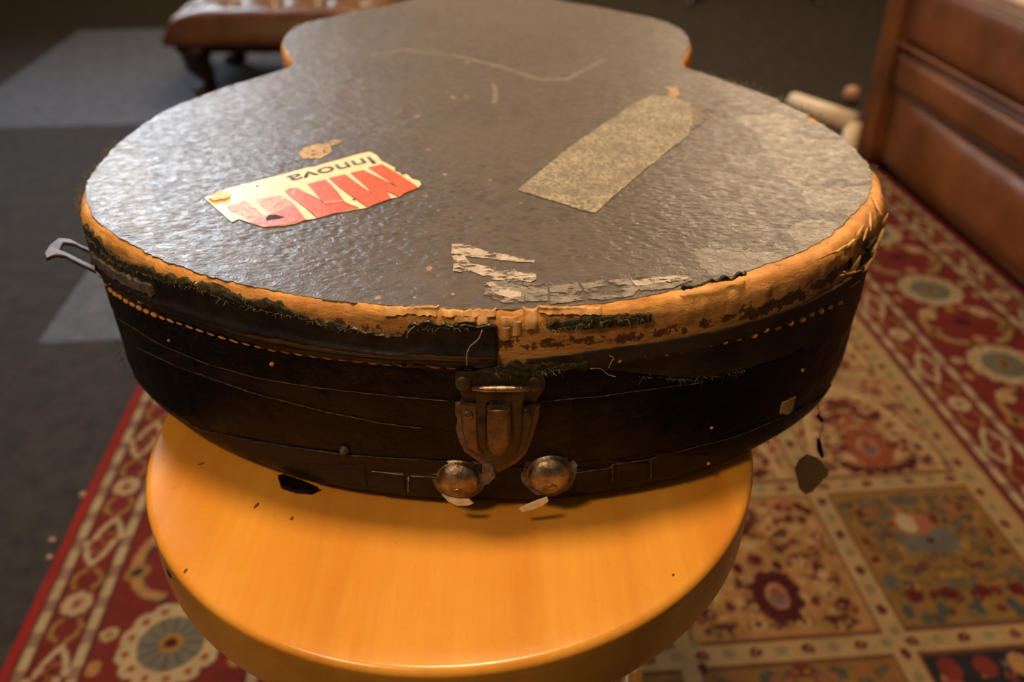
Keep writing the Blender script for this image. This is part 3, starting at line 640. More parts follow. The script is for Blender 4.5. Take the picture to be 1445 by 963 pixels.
strip('frayed_cloth_edge', [(694, 513), (720, 509), (760, 510), (795, 508), (830, 508)], [(694, 524), (715, 534), (740, 527), (765, 526), (830, 512)], FUZZ, .0022, .0012, .0016, 8, 36, fr=500, amp=.001)
# tape round the lower body
seam2 = [(190, 490), (251, 519), (361, 557), (450, 580), (534, 598), (600, 606), (640, 611), (672, 614)]
seam3 = [(178, 528), (219, 570), (281, 608), (358, 624), (444, 637), (496, 644), (593, 650), (640, 655), (780, 661), (850, 664), (920, 648), (1037, 618), (1130, 580), (1177, 543)]
strip('black_tape', [(x, y + 1) for x, y in seam1] + [(672, 570)], [(x, y + 4) for x, y in seam2], TAPE, .0002, .0001, .0001, 8, 41)
strip('black_tape', seam2, [(219, 566), (281, 604), (358, 620), (444, 633), (496, 640), (593, 648), (640, 650), (672, 652)], TAPE2, .0006, .0001, .0002, 10, 42)
strip('black_tape', [(800, 560), (900, 552), (1000, 538), (1100, 508), (1180, 468), (1215, 445)], [(800, 655), (900, 646), (1000, 620), (1100, 585), (1160, 545), (1185, 520)], TAPE2, .0004, .0002, .0002, 12, 43)
zlow = STOOLZ + .004
s_a, s_b = wall_hit(200, 560)[0], wall_hit(1165, 550)[0]
S3 = px_curve(seam3); strip('base_tape', S3, np.stack([S3[:, 0], np.full(len(S3), zlow)], 1), BASET, .0008, .00015, .0006, 16, 44, s0=S3[0, 0], s1=wall_hit(640, 655)[0], label='brown-black tape round the base')
strip('base_tape', S3, np.stack([S3[:, 0], np.full(len(S3), zlow)], 1), BASET, .0007, .00015, .0006, 16, 45, s0=wall_hit(641, 655)[0], s1=S3[-1, 0], label='brown-black tape round the base')
for (x0, x1, yt, yb) in ((525, 575, 665, 700), (578, 622, 669, 702), (808, 862, 662, 694), (868, 916, 652, 690), (920, 1000, 640, 680), (430, 520, 655, 690)):
    strip('tape_piece', [(x0, yt), ((x0 + x1) / 2, yt + 2), (x1, yt + 2)], [(x0, yb), ((x0 + x1) / 2, yb + 1), (x1, yb)], BASET, .0013, .00012, .0002, 8, int(x0))
strip('bare_patch', [(1100, 570), (1112, 567), (1125, 560)], [(1100, 586), (1112, 584), (1125, 575)], SPLINT, .0009, .0012, .0012, 6, 60, fr=250, label='small patch of bare wood')
# pale thin lines where tape edges have lifted
def wall_pt(px, py, off=.001):
    s, z = wall_hit(px, py); x, y, nx, ny = PS(np.array([s])); o_ = float(off_at(np.array([z]))[0]) + off
    return Vector((x[0] + nx[0] * o_, y[0] + ny[0] * o_, z)), Vector((nx[0], ny[0], 0))
def wall_line(pts, r, off=.0008, jit=.0003, n=14):
    res = []
    for (a, b), (c, d) in zip(pts[:-1], pts[1:]):
        for k in range(n):
            t = k / n; p, _ = wall_pt(a + (c - a) * t, b + (d - b) * t, off); res.append(p + Vector((0, 0, random.gauss(0, jit))))
    return (res, [r * (.35 + abs(random.gauss(0, .6))) for _ in res])
EDGET = simple('lifted_tape_edge', (.055, .036, .022, 1), (.16, .11, .065, 1), 300, .7, 0, 0)
for ln_ in (seam1, seam2[:6], seam3[:7], seam3[9:], [(640, 568), (655, 569)], [(760, 568), (850, 560), (905, 552), (1000, 540)]):
    tubes('lifted_edge', [wall_line(ln_, .00022, .0009 if ln_ is not seam2 else .0008, .00012)], EDGET, gc, 4)
for ln_ in ([(525, 665), (576, 670)], [(577, 672), (575, 700)], [(580, 671), (620, 674)], [(864, 656), (864, 690)], [(808, 668), (860, 660), (868, 654)], [(868, 655), (915, 648)], [(918, 650), (919, 682)]):
    tubes('lifted_edge', [wall_line(ln_, .00030, .0016, .00008, 8)], THREAD if len(ln_) == 2 and ln_[0][1] > 660 else EDGET, gc, 4)

# --- stitches
STC = px_curve(stL); L0, L1 = STC[0, 0], STC[-1, 0]
base_st = None
def stitch(s, z, ln_, hgt, tilt, off, par=gc):
    x, y, nx, ny = PS(np.array([s])); o_ = float(body_off(z)) + off
    c = Vector((x[0] + nx[0] * o_, y[0] + ny[0] * o_, z)); n = Vector((nx[0], ny[0], 0)); t = Vector((-ny[0], nx[0], 0)) if ny[0] < 0 else Vector((ny[0], -nx[0], 0))
    u = Vector((0, 0, 1)); t2 = (t * math.cos(tilt) + u * math.sin(tilt)); u2 = (u * math.cos(tilt) - t * math.sin(tilt))
    mt = Matrix((( t2.x * ln_, u2.x * hgt, n.x * hgt, c.x), (t2.y * ln_, u2.y * hgt, n.y * hgt, c.y), (t2.z * ln_, u2.z * hgt, n.z * hgt, c.z), (0, 0, 0, 1)))
    o = bpy.data.objects.new('stitch', STM); COL.objects.link(o); o.parent = par; o.matrix_parent_inverse = par.matrix_basis.inverted(); o.matrix_basis = mt
bm = bmesh.new(); bmesh.ops.create_uvsphere(bm, u_segments=8, v_segments=6, radius=.5); STM = bpy.data.meshes.new('stitch'); bm.to_mesh(STM); bm.free(); STM.materials.append(STITCH); STM.polygons.foreach_set('use_smooth', [True] * len(STM.polygons))
s = L0; k = 0
while s < L1:
    z = float(np.interp(s, STC[:, 0], STC[:, 1])); frac = (s - L0) / (L1 - L0)
    stitch(s, z + random.gauss(0, .0001), .0058 + random.gauss(0, .0004), .0014 + (.0008 if frac < .3 else 0) + random.random() * .0004, -.05 + random.gauss(0, .05), .0012)
    s += .0078; k += 1
stR = [(873, 507), (896, 504), (918, 501), (939, 498), (960, 494), (981, 489), (1002, 485), (1022, 481), (1042, 477), (1063, 472), (1079, 464), (1097, 461), (1114, 455), (1131, 450), (1144, 443), (1157, 438), (1170, 433), (1184, 427), (828, 509), (845, 510)]
for q in stR:
    s, z = wall_hit(*q); stitch(s, z, random.uniform(.0030, .0045), random.uniform(.0026, .0040), random.uniform(-.5, .5), .0018)
for q in ((800, 515), (812, 513), (834, 512), (848, 508), (770, 519)):
    s, z = wall_hit(*q); stitch(s, z, .0055, .0013, .15, .0018)
for q, sz in (((200, 425), .0036), ((157, 400), .0022), ((240, 480), .002), ((1131, 522), .0024), ((1003, 603), .002), ((385, 513), .003), ((1000, 655), .0022), ((1088, 627), .0016)):
    s, z = wall_hit(*q); stitch(s, z, sz, sz * .8, .4, .002)

# --- splinters at the right-hand corner
def splinter(p0, p1, w_, off0, off1):
    a, n = wall_pt(*p0, off0); b, _ = wall_pt(*p1, off1); mid = a.lerp(b, .5) + n * .0008
    mesh = tubes('wood_splinter', [([a, a.lerp(mid, .4), mid, mid.lerp(b, .5) + n * .0004, b + n * .0008], [w_ * .12, w_ * .55, w_ * .8, w_ * .5, w_ * .06])], SPLINT, gc, 4)
for a, b, w_, o0, o1 in (((1200, 388), (1207, 358), .0020, -.001, .001), ((1208, 392), (1222, 362), .0024, -.001, .0015), ((1216, 382), (1229, 352), .0020, .0, .001), ((1182, 388), (1208, 378), .0013, .0, .002), ((1186, 408), (1212, 395), .0014, .0, .0015),
                         ((1222, 366), (1238, 330), .0022, -.001, .001), ((1232, 350), (1243, 318), .0022, -.001, .001), ((1190, 384), (1180, 380), .0012, 0, .002), ((1240, 335), (1251, 300), .0022, -.001, .001), ((1196, 398), (1222, 380), .0015, -.0005, .0008)):
    splinter(a, b, w_, o0, o1)
for pts in ([(1222, 350), (1228, 341), (1233, 334), (1228, 346), (1222, 356)], [(1200, 382), (1208, 366), (1212, 364), (1206, 380)], [(1214, 378), (1222, 360), (1226, 356), (1219, 376)]):
    P_ = [wall_pt(*q, .0004)[0] for q in pts]; mesh_obj('crevice_shade', P_ + [p - wall_pt(*pts[0])[1] * .002 for p in P_], [tuple(range(len(P_)))] + [(i, (i + 1) % len(P_), (i + 1) % len(P_) + len(P_), i + len(P_)) for i in range(len(P_))], HOLE, gc, False)  # dark sheets standing in for the shade in gaps between splinters
for (px, py, l_, an, w_) in ((1215, 325, .022, 1.0, .0019), (1228, 312, .028, 1.25, .0017), (1200, 345, .020, .8, .0019), (1236, 290, .026, 1.45, .0016), (1188, 352, .018, .7, .0017), (1222, 330, .02, 1.1, .0015), (1168, 361, .02, .55, .0013)):
    p = at(px, py); d = Vector((math.cos(an), math.sin(an), 0)) * l_ * .5; c0 = Vector((p[0], p[1], LIDZ + .0002))
    tubes('wood_splinter', [([c0 - d, c0 - d * .4, c0 + d * .3 + Vector((0, 0, .0008)), c0 + d], [w_ * .1, w_ * .6, w_ * .5, w_ * .05])], SPLINT, gc, 4)
# chipped blocks of wood next to the joint at the front
for (x0, y0, x1, y1, o_) in ((620, 441, 700, 447, .0010), (640, 447, 672, 453, .0012), (672, 446, 690, 456, .0014), (706, 448, 732, 459, .0006), (706, 459, 722, 478, .0014), (722, 452, 738, 472, .0010), (738, 440, 760, 462, .0018), (540, 437, 618, 445, .0009), (760, 437, 850, 444, .0012)):
    strip('wood_chip', [(x0, y0), ((x0 + x1) / 2, y0 + 1), (x1, y0)], [(x0, y1), ((x0 + x1) / 2, y1 - 1), (x1, y1)], SPLINT, o_ * .6, .0003, .0005, 5, int(x0 + y0), fr=700, amp=.0004)
p_, n_ = wall_pt(722, 478, .0012)

# --- loose threads (uncountable fuzz) and single long threads
paths = []
def fuzz(pxs, n, ln_, z_off=0, top=True, out=.6):
    for k in range(n):
        i = random.randrange(len(pxs) - 1); t = random.random(); a, b = pxs[i], pxs[i + 1]; q = (a[0] + (b[0] - a[0]) * t, a[1] + (b[1] - a[1]) * t)
        if top: p = Vector((*at(*q), LIDZ)); j = np.linalg.norm(OP - np.array(p[:2]), axis=1).argmin(); p = Vector((*OP[j], LIDZ - random.random() * .006)); n_ = Vector((*NRM[j], 0))
        else: p, n_ = wall_pt(*q, .002)
        d = (n_ * out + Vector((random.gauss(0, .5), random.gauss(0, .5), random.gauss(0, .5)))).normalized(); L_ = ln_ * random.uniform(.4, 1.4); kk = Vector((random.gauss(0, .4), random.gauss(0, .4), random.gauss(-.2, .4)))
        paths.append(([p, p + d * L_ * .35, p + d * L_ * .7 + kk * L_ * .2, p + d * L_ + kk * L_ * .5], .00011))
fuzz([(1254, 290), (1225, 225), (1150, 165), (1100, 140), (1050, 122), (1000, 105)], 60, .005)
fuzz([(1165, 172), (1130, 150), (1090, 132), (1040, 118), (985, 98)], 420, .006, out=.9)
fuzz([(118, 290), (122, 250), (150, 215), (165, 200)], 200, .0035, out=.9)
fuzz([(125, 325), (150, 350), (164, 365), (223, 388), (285, 405), (347, 428), (417, 443), (496, 462), (578, 460), (663, 458)], 230, .0020, top=False, out=.2)
fuzz([(160, 480), (168, 505), (172, 520)], 40, .003, top=False, out=.8)
fuzz([(770, 462), (850, 448), (920, 444)], 70, .003, top=False, out=.2)
fuzz([(694, 520), (740, 522), (790, 514)], 150, .0035, top=False, out=.3)
fuzz([(900, 530), (960, 534), (1010, 531), (1060, 518)], 60, .003, top=False)
V_, F_ = tube_data(paths, 3); fz = mesh_obj('frayed_threads', V_, F_, simple('fray_fibre', (.10, .09, .05, 1), (.26, .22, .13, 1), 300, .9, 0, 0), gc); fz['kind'] = 'stuff'
for pts, r in (([(681, 459), (676, 470), (664, 482), (660, 492), (660, 508)], .00035), ([(830, 513), (845, 516), (856, 525), (866, 527)], .0003), ([(577, 470), (580, 460), (588, 453)], .0003), ([(764, 451), (768, 458), (766, 465)], .0003), ([(855, 512), (858, 503), (862, 498), (856, 494)], .0003), ([(700, 520), (702, 528), (704, 535)], .0003)):
    tubes('loose_thread', [(smooth_path([wall_pt(*q, .0035 + .0006 * (i % 2))[0] for i, q in enumerate(pts)]), r * .75)], THREAD, gc, 5)

# --- latch
def WY(px, py, Y): p = onwall(px, py, Y); return p[0], p[2]
LY = .3392
def z6(x, y): return 560 + x / 3.703, 480 + y / 3.703
def wplate(name, pts6, y_back, y_front, mat, parent=gc, bevel=.0004, zoom=True, sm=False):
    P = [WY(*(z6(*q) if zoom else q), y_front) for q in pts6]
    return plate(name, P, 0, 1, mat, parent, None, 0) if False else _wp(name, P, y_back, y_front, mat, parent, bevel, sm)
def _wp(name, P, yb, yf, mat, parent, bevel, sm):
    return plate(name, P, 0, yb - yf, mat, parent, lambda x, y, z: Vector((x, yb - z, y)), bevel, smooth=sm)
lt = thing('latch', '', '', (0, LY, LIDZ - .07)); del lt['label'], lt['category']; lt.parent = gc; lt.matrix_parent_inverse = gc.matrix_basis.inverted()
bpy.data.objects.remove(lt)
wplate('torn_latch_surround', [(305, 345), (340, 328), (420, 335), (650, 335), (748, 345), (742, 400), (722, 470), (700, 540), (672, 600), (620, 650), (560, 680), (515, 700), (470, 672), (400, 620), (352, 588), (325, 530), (308, 470), (318, 420), (302, 380)], .3400, .3376, RUST)
wplate('latch_top_plate', [(306, 180), (370, 184), (430, 170), (500, 152), (600, 150), (690, 168), (768, 180), (776, 225), (770, 262), (742, 300), (728, 326), (350, 326), (338, 290), (318, 250), (304, 215)], .3400, .3362, BRASSD)
wplate('latch_body', [(330, 335), (660, 335), (724, 340), (712, 420), (696, 500), (672, 575), (622, 632), (562, 664), (512, 664), (432, 612), (368, 578), (346, 500), (334, 420)], .3400, .3352, BRASSD, bevel=.0008)
lb = wplate('latch_cheek', [(334, 336), (416, 344), (416, 480), (424, 560), (452, 604), (420, 596), (372, 572), (352, 500), (340, 420)], .3355, .3338, BRASS, bevel=.0006)
wplate('latch_cheek', [(652, 345), (718, 345), (706, 420), (688, 500), (664, 570), (616, 622), (640, 540), (652, 470)], .3355, .3342, BRASSD, bevel=.0006)
wplate('latch_hasp', [(405, 262), (680, 262), (660, 330), (652, 470), (636, 560), (606, 560), (600, 330), (470, 330), (466, 560), (440, 540), (420, 470), (416, 330)], .3355, .3330, BRASSD, bevel=.0006)
wplate('latch_tongue', [(482, 288), (594, 288), (596, 352), (482, 354)], .3352, .3332, BRASS, bevel=.0005)
wplate('latch_lever', [(472, 368), (500, 360), (570, 360), (592, 368), (590, 470), (584, 550), (566, 596), (540, 612), (510, 610), (488, 590), (474, 540), (470, 450)], .3345, .3300, BRASS, bevel=.0012, sm=False)
def zp(x, y, Y): p = z6(x, y); return Vector(onwall(p[0], p[1], Y))
tubes('latch_bead', [([zp(394, 253, .3335), zp(470, 256, .3325), zp(600, 256, .3325), zp(692, 256, .3335)], [.0012, .0016, .0016, .0012])], NICKEL, gc, 12)
tubes('latch_bead', [([zp(478, 372, .3300), zp(586, 372, .3300)], [.0008, .0008])], BRASS, gc, 8)
dome = lambda R_, H_, n=9: [(R_, 0)] + [(R_ * math.cos(a), H_ * math.sin(a)) for a in np.linspace(.08, 1.5, n)] + [(R_ * .01, H_)]
for q in ((350, 228), (722, 232)): p = zp(*q, .3362); lathe('rivet', dome(.0042, .0018), BRASSD, gc, 24, p, (0, -1, .1))
p = zp(372, 395, .3338); lathe('rivet', dome(.0028, .0012), BRASS, gc, 20, p, (0, -1, 0))
p = zp(680, 380, .3342); lathe('rivet', dome(.0022, .0010), BRASSD, gc, 20, p, (0, -1, 0))
# two domed studs
for (cx_, cy_, R_, tl) in ((648, 676, .0118, .2), (775.5, 669.5, .0119, -.15)):
    p, n_ = wall_pt(cx_, cy_, .0002); ax = (n_ + Vector((0, 0, .12))).normalized()
    prof = [(R_ * 1.06, -.001), (R_ * 1.07, .0006), (R_ * .99, .0013), (R_ * .93, .0022)] + [(R_ * .92 * math.cos(a), .002 + .0062 * math.sin(a)) for a in np.linspace(.2, 1.54, 12)]
    sd = lathe('domed_stud', prof, NICKEL, gc, 48, p, ax)
    side = ax.cross(Vector((0, 0, 1))).normalized(); dn = side.cross(ax).normalized()
    if dn.z > 0: dn = -dn
    q = p + ax * .0066 + dn * R_ * .42
    b_ = lathe('stud_tip', [(.0040, -.0006), (.0038, .0006), (.0030, .0010), (.0026, .0004), (.0012, .0010), (.0001, .0012)], NICKEL, gc, 24, q, (ax + dn * .45).normalized())
    b_.parent = sd
    # torn covering round the stud
    pts = [(R_ * (1.16 + .18 * random.random()) * math.cos(t), R_ * (1.12 + .16 * random.random()) * math.sin(t)) for t in np.linspace(0, 2 * math.pi, 19)[:-1]]
    plate('torn_cover', pts, -.0005, .0007, GREY if cx_ > 700 else RUST, gc, lambda x, y, z: p + side * x + dn * y + ax * z)
for pts in ([(624, 699), (632, 703), (648, 706), (662, 706), (668, 711), (660, 714), (645, 714), (632, 708)], [(733, 719), (745, 713), (760, 707), (772, 703), (774, 708), (764, 715), (750, 720), (737, 723)]):
    Y_ = .3385; _wp('white_paper_scrap', [WY(*q, Y_ - .009) for q in pts], Y_ - .008, Y_ - .0090, PAPER, gc, 0, False)
plate('grey_cover_scrap', [WY(*q, .334) for q in [(680, 662), (694, 658), (699, 676), (690, 686), (676, 690), (680, 676)]], 0, .002, GREY, gc, lambda x, y, z: Vector((x, .3375 - z, y)))

# --- black folded tab that sticks out at the base, small dark button above it
P = [at(*q, STOOLZ + .003) for q in [(392, 673), (400, 671), (425, 679), (449, 689), (438, 694), (415, 692), (396, 686)]]
plate('leather_tab', P, STOOLZ + .0012, STOOLZ + .0040, TAPE2, gc)
p, n_ = wall_pt(486, 635, .001); lathe('torn_button', dome(.0026, .003), GREY, gc, 8, p, n_)

# --- metal hasp loop standing off the left side
outer = [(66, 369), (62.5, 361), (70, 348), (83, 338), (100, 341), (117, 350), (136, 358), (136, 388), (111, 376), (92, 366), (81, 364), (72, 366)]
hole = [(85.5, 356.5), (90.5, 346.5), (104, 348.5), (132, 362), (132, 378), (112, 369), (95, 360)]
zL = LIDZ - .026
def hasp_fn(x, y, z):      # the free end curls downwards
    k = max(0, (-.262 - x)) ; return Vector((x, y, z - k * k * 6))
bm = bmesh.new()
vo = [bm.verts.new((*at(*q, zL), 0)) for q in outer]; vh = [bm.verts.new((*at(*q, zL), 0)) for q in hole]
eo = [bm.edges.new((vo[i], vo[(i + 1) % len(vo)])) for i in range(len(vo))]; eh = [bm.edges.new((vh[i], vh[(i + 1) % len(vh)])) for i in range(len(vh))]
bmesh.ops.triangle_fill(bm, use_beauty=True, use_dissolve=False, edges=eo + eh)
r = bmesh.ops.extrude_face_region(bm, geom=list(bm.faces))
for g in r['geom']:
    if isinstance(g, bmesh.types.BMVert): g.co.z = .0022
for v in bm.verts: v.co = hasp_fn(v.co.x, v.co.y, v.co.z + zL)
bmesh.ops.recalc_face_normals(bm, faces=bm.faces); me = bpy.data.meshes.new('metal_hasp_loop'); bm.to_mesh(me); bm.free(); me.materials.append(STEEL)
o = bpy.data.objects.new('metal_hasp_loop', me); COL.objects.link(o); o.parent = gc; o.matrix_parent_inverse = gc.matrix_basis.inverted()
bv = o.modifiers.new('bevel', 'BEVEL'); bv.width = .0008; bv.segments = 2

# --- scrap hanging at the right
Yh = .452
hp = [(1140, 642), (1152, 646), (1160, 652), (1162, 657), (1170, 663), (1168, 671), (1158, 680), (1146, 694), (1136, 697), (1128, 690), (1124, 674), (1122, 662), (1128, 650)]
_wp('hanging_leather_disc', [WY(*q, Yh) for q in hp], Yh + .001, Yh - .0008, TAN, gc, .0003, False)
_wp('hanging_strap', [WY(*q, Yh) for q in [(1153, 619), (1157, 619), (1161, 636), (1162, 646), (1158, 645), (1153, 636)]], Yh + .001, Yh - .001, TAPE2, gc, .0002, False)
_wp('hanging_strap', [WY(*q, Yh) for q in [(1152, 588), (1156, 585), (1162, 592), (1158, 596)]], Yh + .001, Yh - .001, TAPE2, gc, .0002, False)
tubes('loose_thread', [([wall_pt(1156, 566, 0)[0], Vector(onwall(1157, 590, Yh)), Vector(onwall(1162, 600, Yh)), Vector(onwall(1158, 610, Yh)), Vector(onwall(1156, 622, Yh))], .00035), ([Vector(onwall(1158, 592, Yh)), Vector(onwall(1165, 593, Yh)), Vector(onwall(1172, 592, Yh))], .0003)], THREAD, gc, 5)

# --- stickers and residue on the lid
def lplate(name, pts, h0, h1, mat, parent=gc, label=None):
    o = plate(name, lp(pts), LIDZ + h0, LIDZ + h1, mat, parent)
    if label: o['label'] = label
    return o
def z3(x, y): return 260 + x / 4.014, 180 + y / 4.014
def rough(pts, step, amp):
    res = []
    for (a, b), (c, d) in zip(pts, pts[1:] + pts[:1]):
        n = max(1, int(math.hypot(c - a, d - b) / step))
        for k in range(n): res.append((a + (c - a) * k / n + (random.uniform(-amp, amp) if k else 0), b + (d - b) * k / n + (random.uniform(-amp, amp) if k else 0)))
    return res
s_out = [(115, 402), (240, 350), (600, 258), (880, 185), (1050, 140), (1090, 160), (1120, 195), (1195, 232), (1190, 250), (1225, 262), (1230, 275), (1262, 268), (1290, 295), (1330, 305), (1342, 325), (1325, 345), (1250, 375), (1215, 398), (1170, 405), (1030, 460), (850, 490), (750, 518), (690, 528), (570, 560), (450, 568), (360, 538), (310, 522), (270, 540), (190, 470)]
stk = lplate('sticker', [z3(*q) for q in rough(s_out, 60, 3)], .0001, .00045, IVORY, gc, 'ivory and red torn sticker with upside-down lettering')
red = dict(h0=.0004, h1=.00062)
def redp(name, pts, mat, label=None, h1=.00062):
    o = plate(name, lp([z3(*q) for q in pts]), LIDZ + .0004, LIDZ + h1, mat, stk)
    if label: o['label'] = label
redp('letter', [(820, 292), (910, 270), (975, 320), (1062, 382), (1035, 345), (940, 262), (1012, 246), (1100, 290), (1203, 340), (1130, 290), (1042, 232), (1120, 212), (1225, 275), (1330, 345), (1250, 375), (1213, 397), (1150, 368), (1160, 388), (1172, 407), (1035, 455), (940, 390), (880, 345)], RED, 'red letter M')
redp('letter', [(700, 325), (800, 300), (830, 325), (862, 365), (912, 432), (988, 462), (860, 488), (750, 515), (700, 470), (648, 432), (600, 400), (568, 368), (590, 352), (640, 346), (690, 375), (755, 408), (792, 432)], RED, 'red letter X')
redp('letter', [(692, 528), (575, 558), (450, 566), (380, 542), (330, 505), (262, 480), (240, 452), (300, 440), (345, 420), (400, 460), (450, 500), (495, 500), (440, 455), (405, 412), (470, 400), (545, 390), (610, 425), (650, 470)], PALERED, 'faded red letter R')
redp('letter_face', [(692, 527), (575, 556), (480, 562), (400, 545), (470, 500), (560, 470), (610, 445), (650, 480)], RED, h1=.00068)
redp('torn_hole', [(462, 522), (480, 503), (520, 500), (572, 514), (540, 524), (500, 528), (470, 536)], HOLE, h1=.00078)
redp('paper_curl', rough([(140, 415), (170, 392), (215, 372), (262, 382), (262, 408), (220, 420), (180, 428)], 14, 4), PAPER, h1=.0018)
redp('paper_curl', rough([(790, 428), (840, 420), (900, 418), (902, 428), (850, 436), (800, 438)], 14, 3), PALERED, h1=.0009)
redp('ink_speck', [(405, 335), (415, 330), (422, 337), (412, 343)], INK)
redp('ink_speck', [(950, 412), (975, 406), (965, 420)], INK, h1=.0007)
redp('ink_speck', [(980, 345), (1000, 352), (985, 354)], INK, h1=.0007)
OUTL = [[(820, 292), (880, 345), (940, 390), (1035, 455)], [(910, 270), (975, 320), (1062, 382), (1035, 345), (940, 262)], [(1012, 246), (1100, 290), (1203, 340), (1130, 290), (1042, 232)], [(800, 300), (862, 365), (912, 432), (988, 462)], [(700, 325), (792, 432), (755, 408), (700, 380)], [(750, 515), (700, 470), (648, 432)], [(1213, 397), (1150, 368), (1120, 350)]]
ol = [([Vector((*at(*z3(*q)), LIDZ + .0006)) for q in L_], .00028) for L_ in OUTL]; tubes('letter_outline', ol, INK, stk, 4)
def text_part(body, b0, b1, capv, mat, parent, h, name='printed_word', wide=None):
    cu = bpy.data.curves.new(name, 'FONT'); cu.body = body; cu.size = 1; cu.extrude = 0; cu.offset = .012; tmp = bpy.data.objects.new('tmp', cu); COL.objects.link(tmp)
    bpy.context.view_layer.update(); me = bpy.data.meshes.new_from_object(tmp.evaluated_get(bpy.context.evaluated_depsgraph_get())); bpy.data.objects.remove(tmp)
    xs = [v.co.x for v in me.vertices]; W_ = max(xs); A = np.array(at(*b0)); B = np.array(at(*b1)); Cc = np.array(at(*capv)) - A
    for v in me.vertices:
        p = A + (B - A) * v.co.x / W_ + Cc * v.co.y / .72; v.co = (p[0], p[1], LIDZ + h)
    me.materials.append(mat); o = bpy.data.objects.new(name, me); COL.objects.link(o); o.parent = parent
    so = o.modifiers.new('thickness', 'SOLIDIFY'); so.thickness = .0001; return o
text_part('Innova', z3(1062, 166), z3(575, 283), z3(1104, 206), INK, stk, .0006)
# parchment-like label on the right
def z4(x, y): return 700 + x / 4.377, 100 + y / 4.377
pl = lplate('faded_label', [z4(*q) for q in rough([(135, 740), (300, 600), (500, 440), (700, 310), (830, 220), (960, 150), (1100, 165), (1200, 200), (1215, 300), (1190, 400), (1060, 500), (900, 630), (760, 750), (615, 880), (480, 848), (300, 790)], 40, 4)], .0001, .0004, PARCH, gc, 'faded parchment label, its print worn away')
lplate('faded_label_remnant', [z4(*q) for q in rough([(1190, 205), (1345, 240), (1330, 280), (1210, 370)], 20, 5)], .0001, .00035, PARCHF, gc)
fi = []
for L_ in ([(370, 560), (360, 640), (330, 740)], [(380, 600), (470, 600), (560, 640), (640, 650)], [(370, 640), (460, 656), (560, 660)], [(470, 550), (560, 560), (640, 590)], [(580, 560), (620, 600), (600, 640)], [(720, 360), (800, 340), (830, 400), (760, 420), (720, 380)], [(840, 320), (900, 360), (880, 300), (930, 340)], [(930, 250), (990, 235), (1050, 280), (1030, 325), (960, 300), (930, 250)], [(700, 440), (760, 470), (700, 520)]):
    fi.append(([Vector((*at(*z4(*q)), LIDZ - .0003)) for q in L_], .0008))
tubes('faded_lettering', fi, FADEINK, pl, 6)
# flaked white paper and grey tape residue at the front
def zf(x, y): return 600 + x / 3.6125, 320 + y / 3.6125
for nm, pts, mt in (('paper_residue', [(135, 92), (230, 97), (300, 125), (430, 150), (560, 175), (555, 187), (430, 178), (330, 168), (200, 150), (230, 190), (330, 208), (450, 218), (562, 235), (568, 270), (540, 285), (440, 280), (360, 275), (300, 255), (240, 232), (140, 230), (150, 180), (135, 150)], FLAKE),
                    ('paper_residue', [(300, 300), (345, 282), (490, 284), (505, 330), (505, 388), (400, 392), (300, 350)], FLAKEG), ('paper_residue', [(500, 286), (620, 288), (625, 380), (512, 385)], FLAKEG), ('paper_residue', [(632, 290), (775, 286), (812, 355), (800, 378), (640, 400)], FLAKEG),
                    ('paper_residue', [(795, 292), (900, 278), (1030, 268), (1090, 320), (1060, 355), (900, 378), (830, 368)], FLAKEG), ('paper_residue', [(1040, 265), (1200, 255), (1335, 248), (1360, 278), (1250, 318), (1100, 330)], FLAKEG)):
    lplate(nm, [zf(*q) for q in rough(pts, 18, 3)], .00005, .0004, mt, gc)
lplate('paper_residue', [zf(*q) for q in rough([(310, 290), (340, 285), (370, 310), (480, 320), (490, 360), (430, 370), (350, 340)], 14, 4)], .0001, .0005, FLAKE, gc)
lplate('paper_residue', [zf(*q) for q in rough([(1050, 278), (1180, 262), (1330, 252), (1345, 268), (1200, 290), (1080, 308)], 16, 3)], .0001, .0005, FLAKE, gc)
lplate('glue_smudge', [z3(*q) for q in rough([(645, 155), (670, 120), (730, 98), (800, 98), (850, 72), (888, 70), (885, 88), (830, 108), (838, 140), (790, 172), (720, 180), (670, 178)], 16, 4)], .00005, .0003, SMUDGE, gc)
lplate('glue_smudge', [z4(*q) for q in rough([(1035, 108), (1070, 95), (1120, 105), (1135, 150), (1100, 165), (1060, 150), (1080, 128)], 14, 3)], .00005, .0003, SMUDGE, gc)
0 and lplate('tape_patch', rough([(1155, 168), (1185, 195), (1140, 210), (1085, 218), (1060, 212), (1110, 196), (1145, 182)], 10, 2), .00005, .0004, FLAKEG, gc)

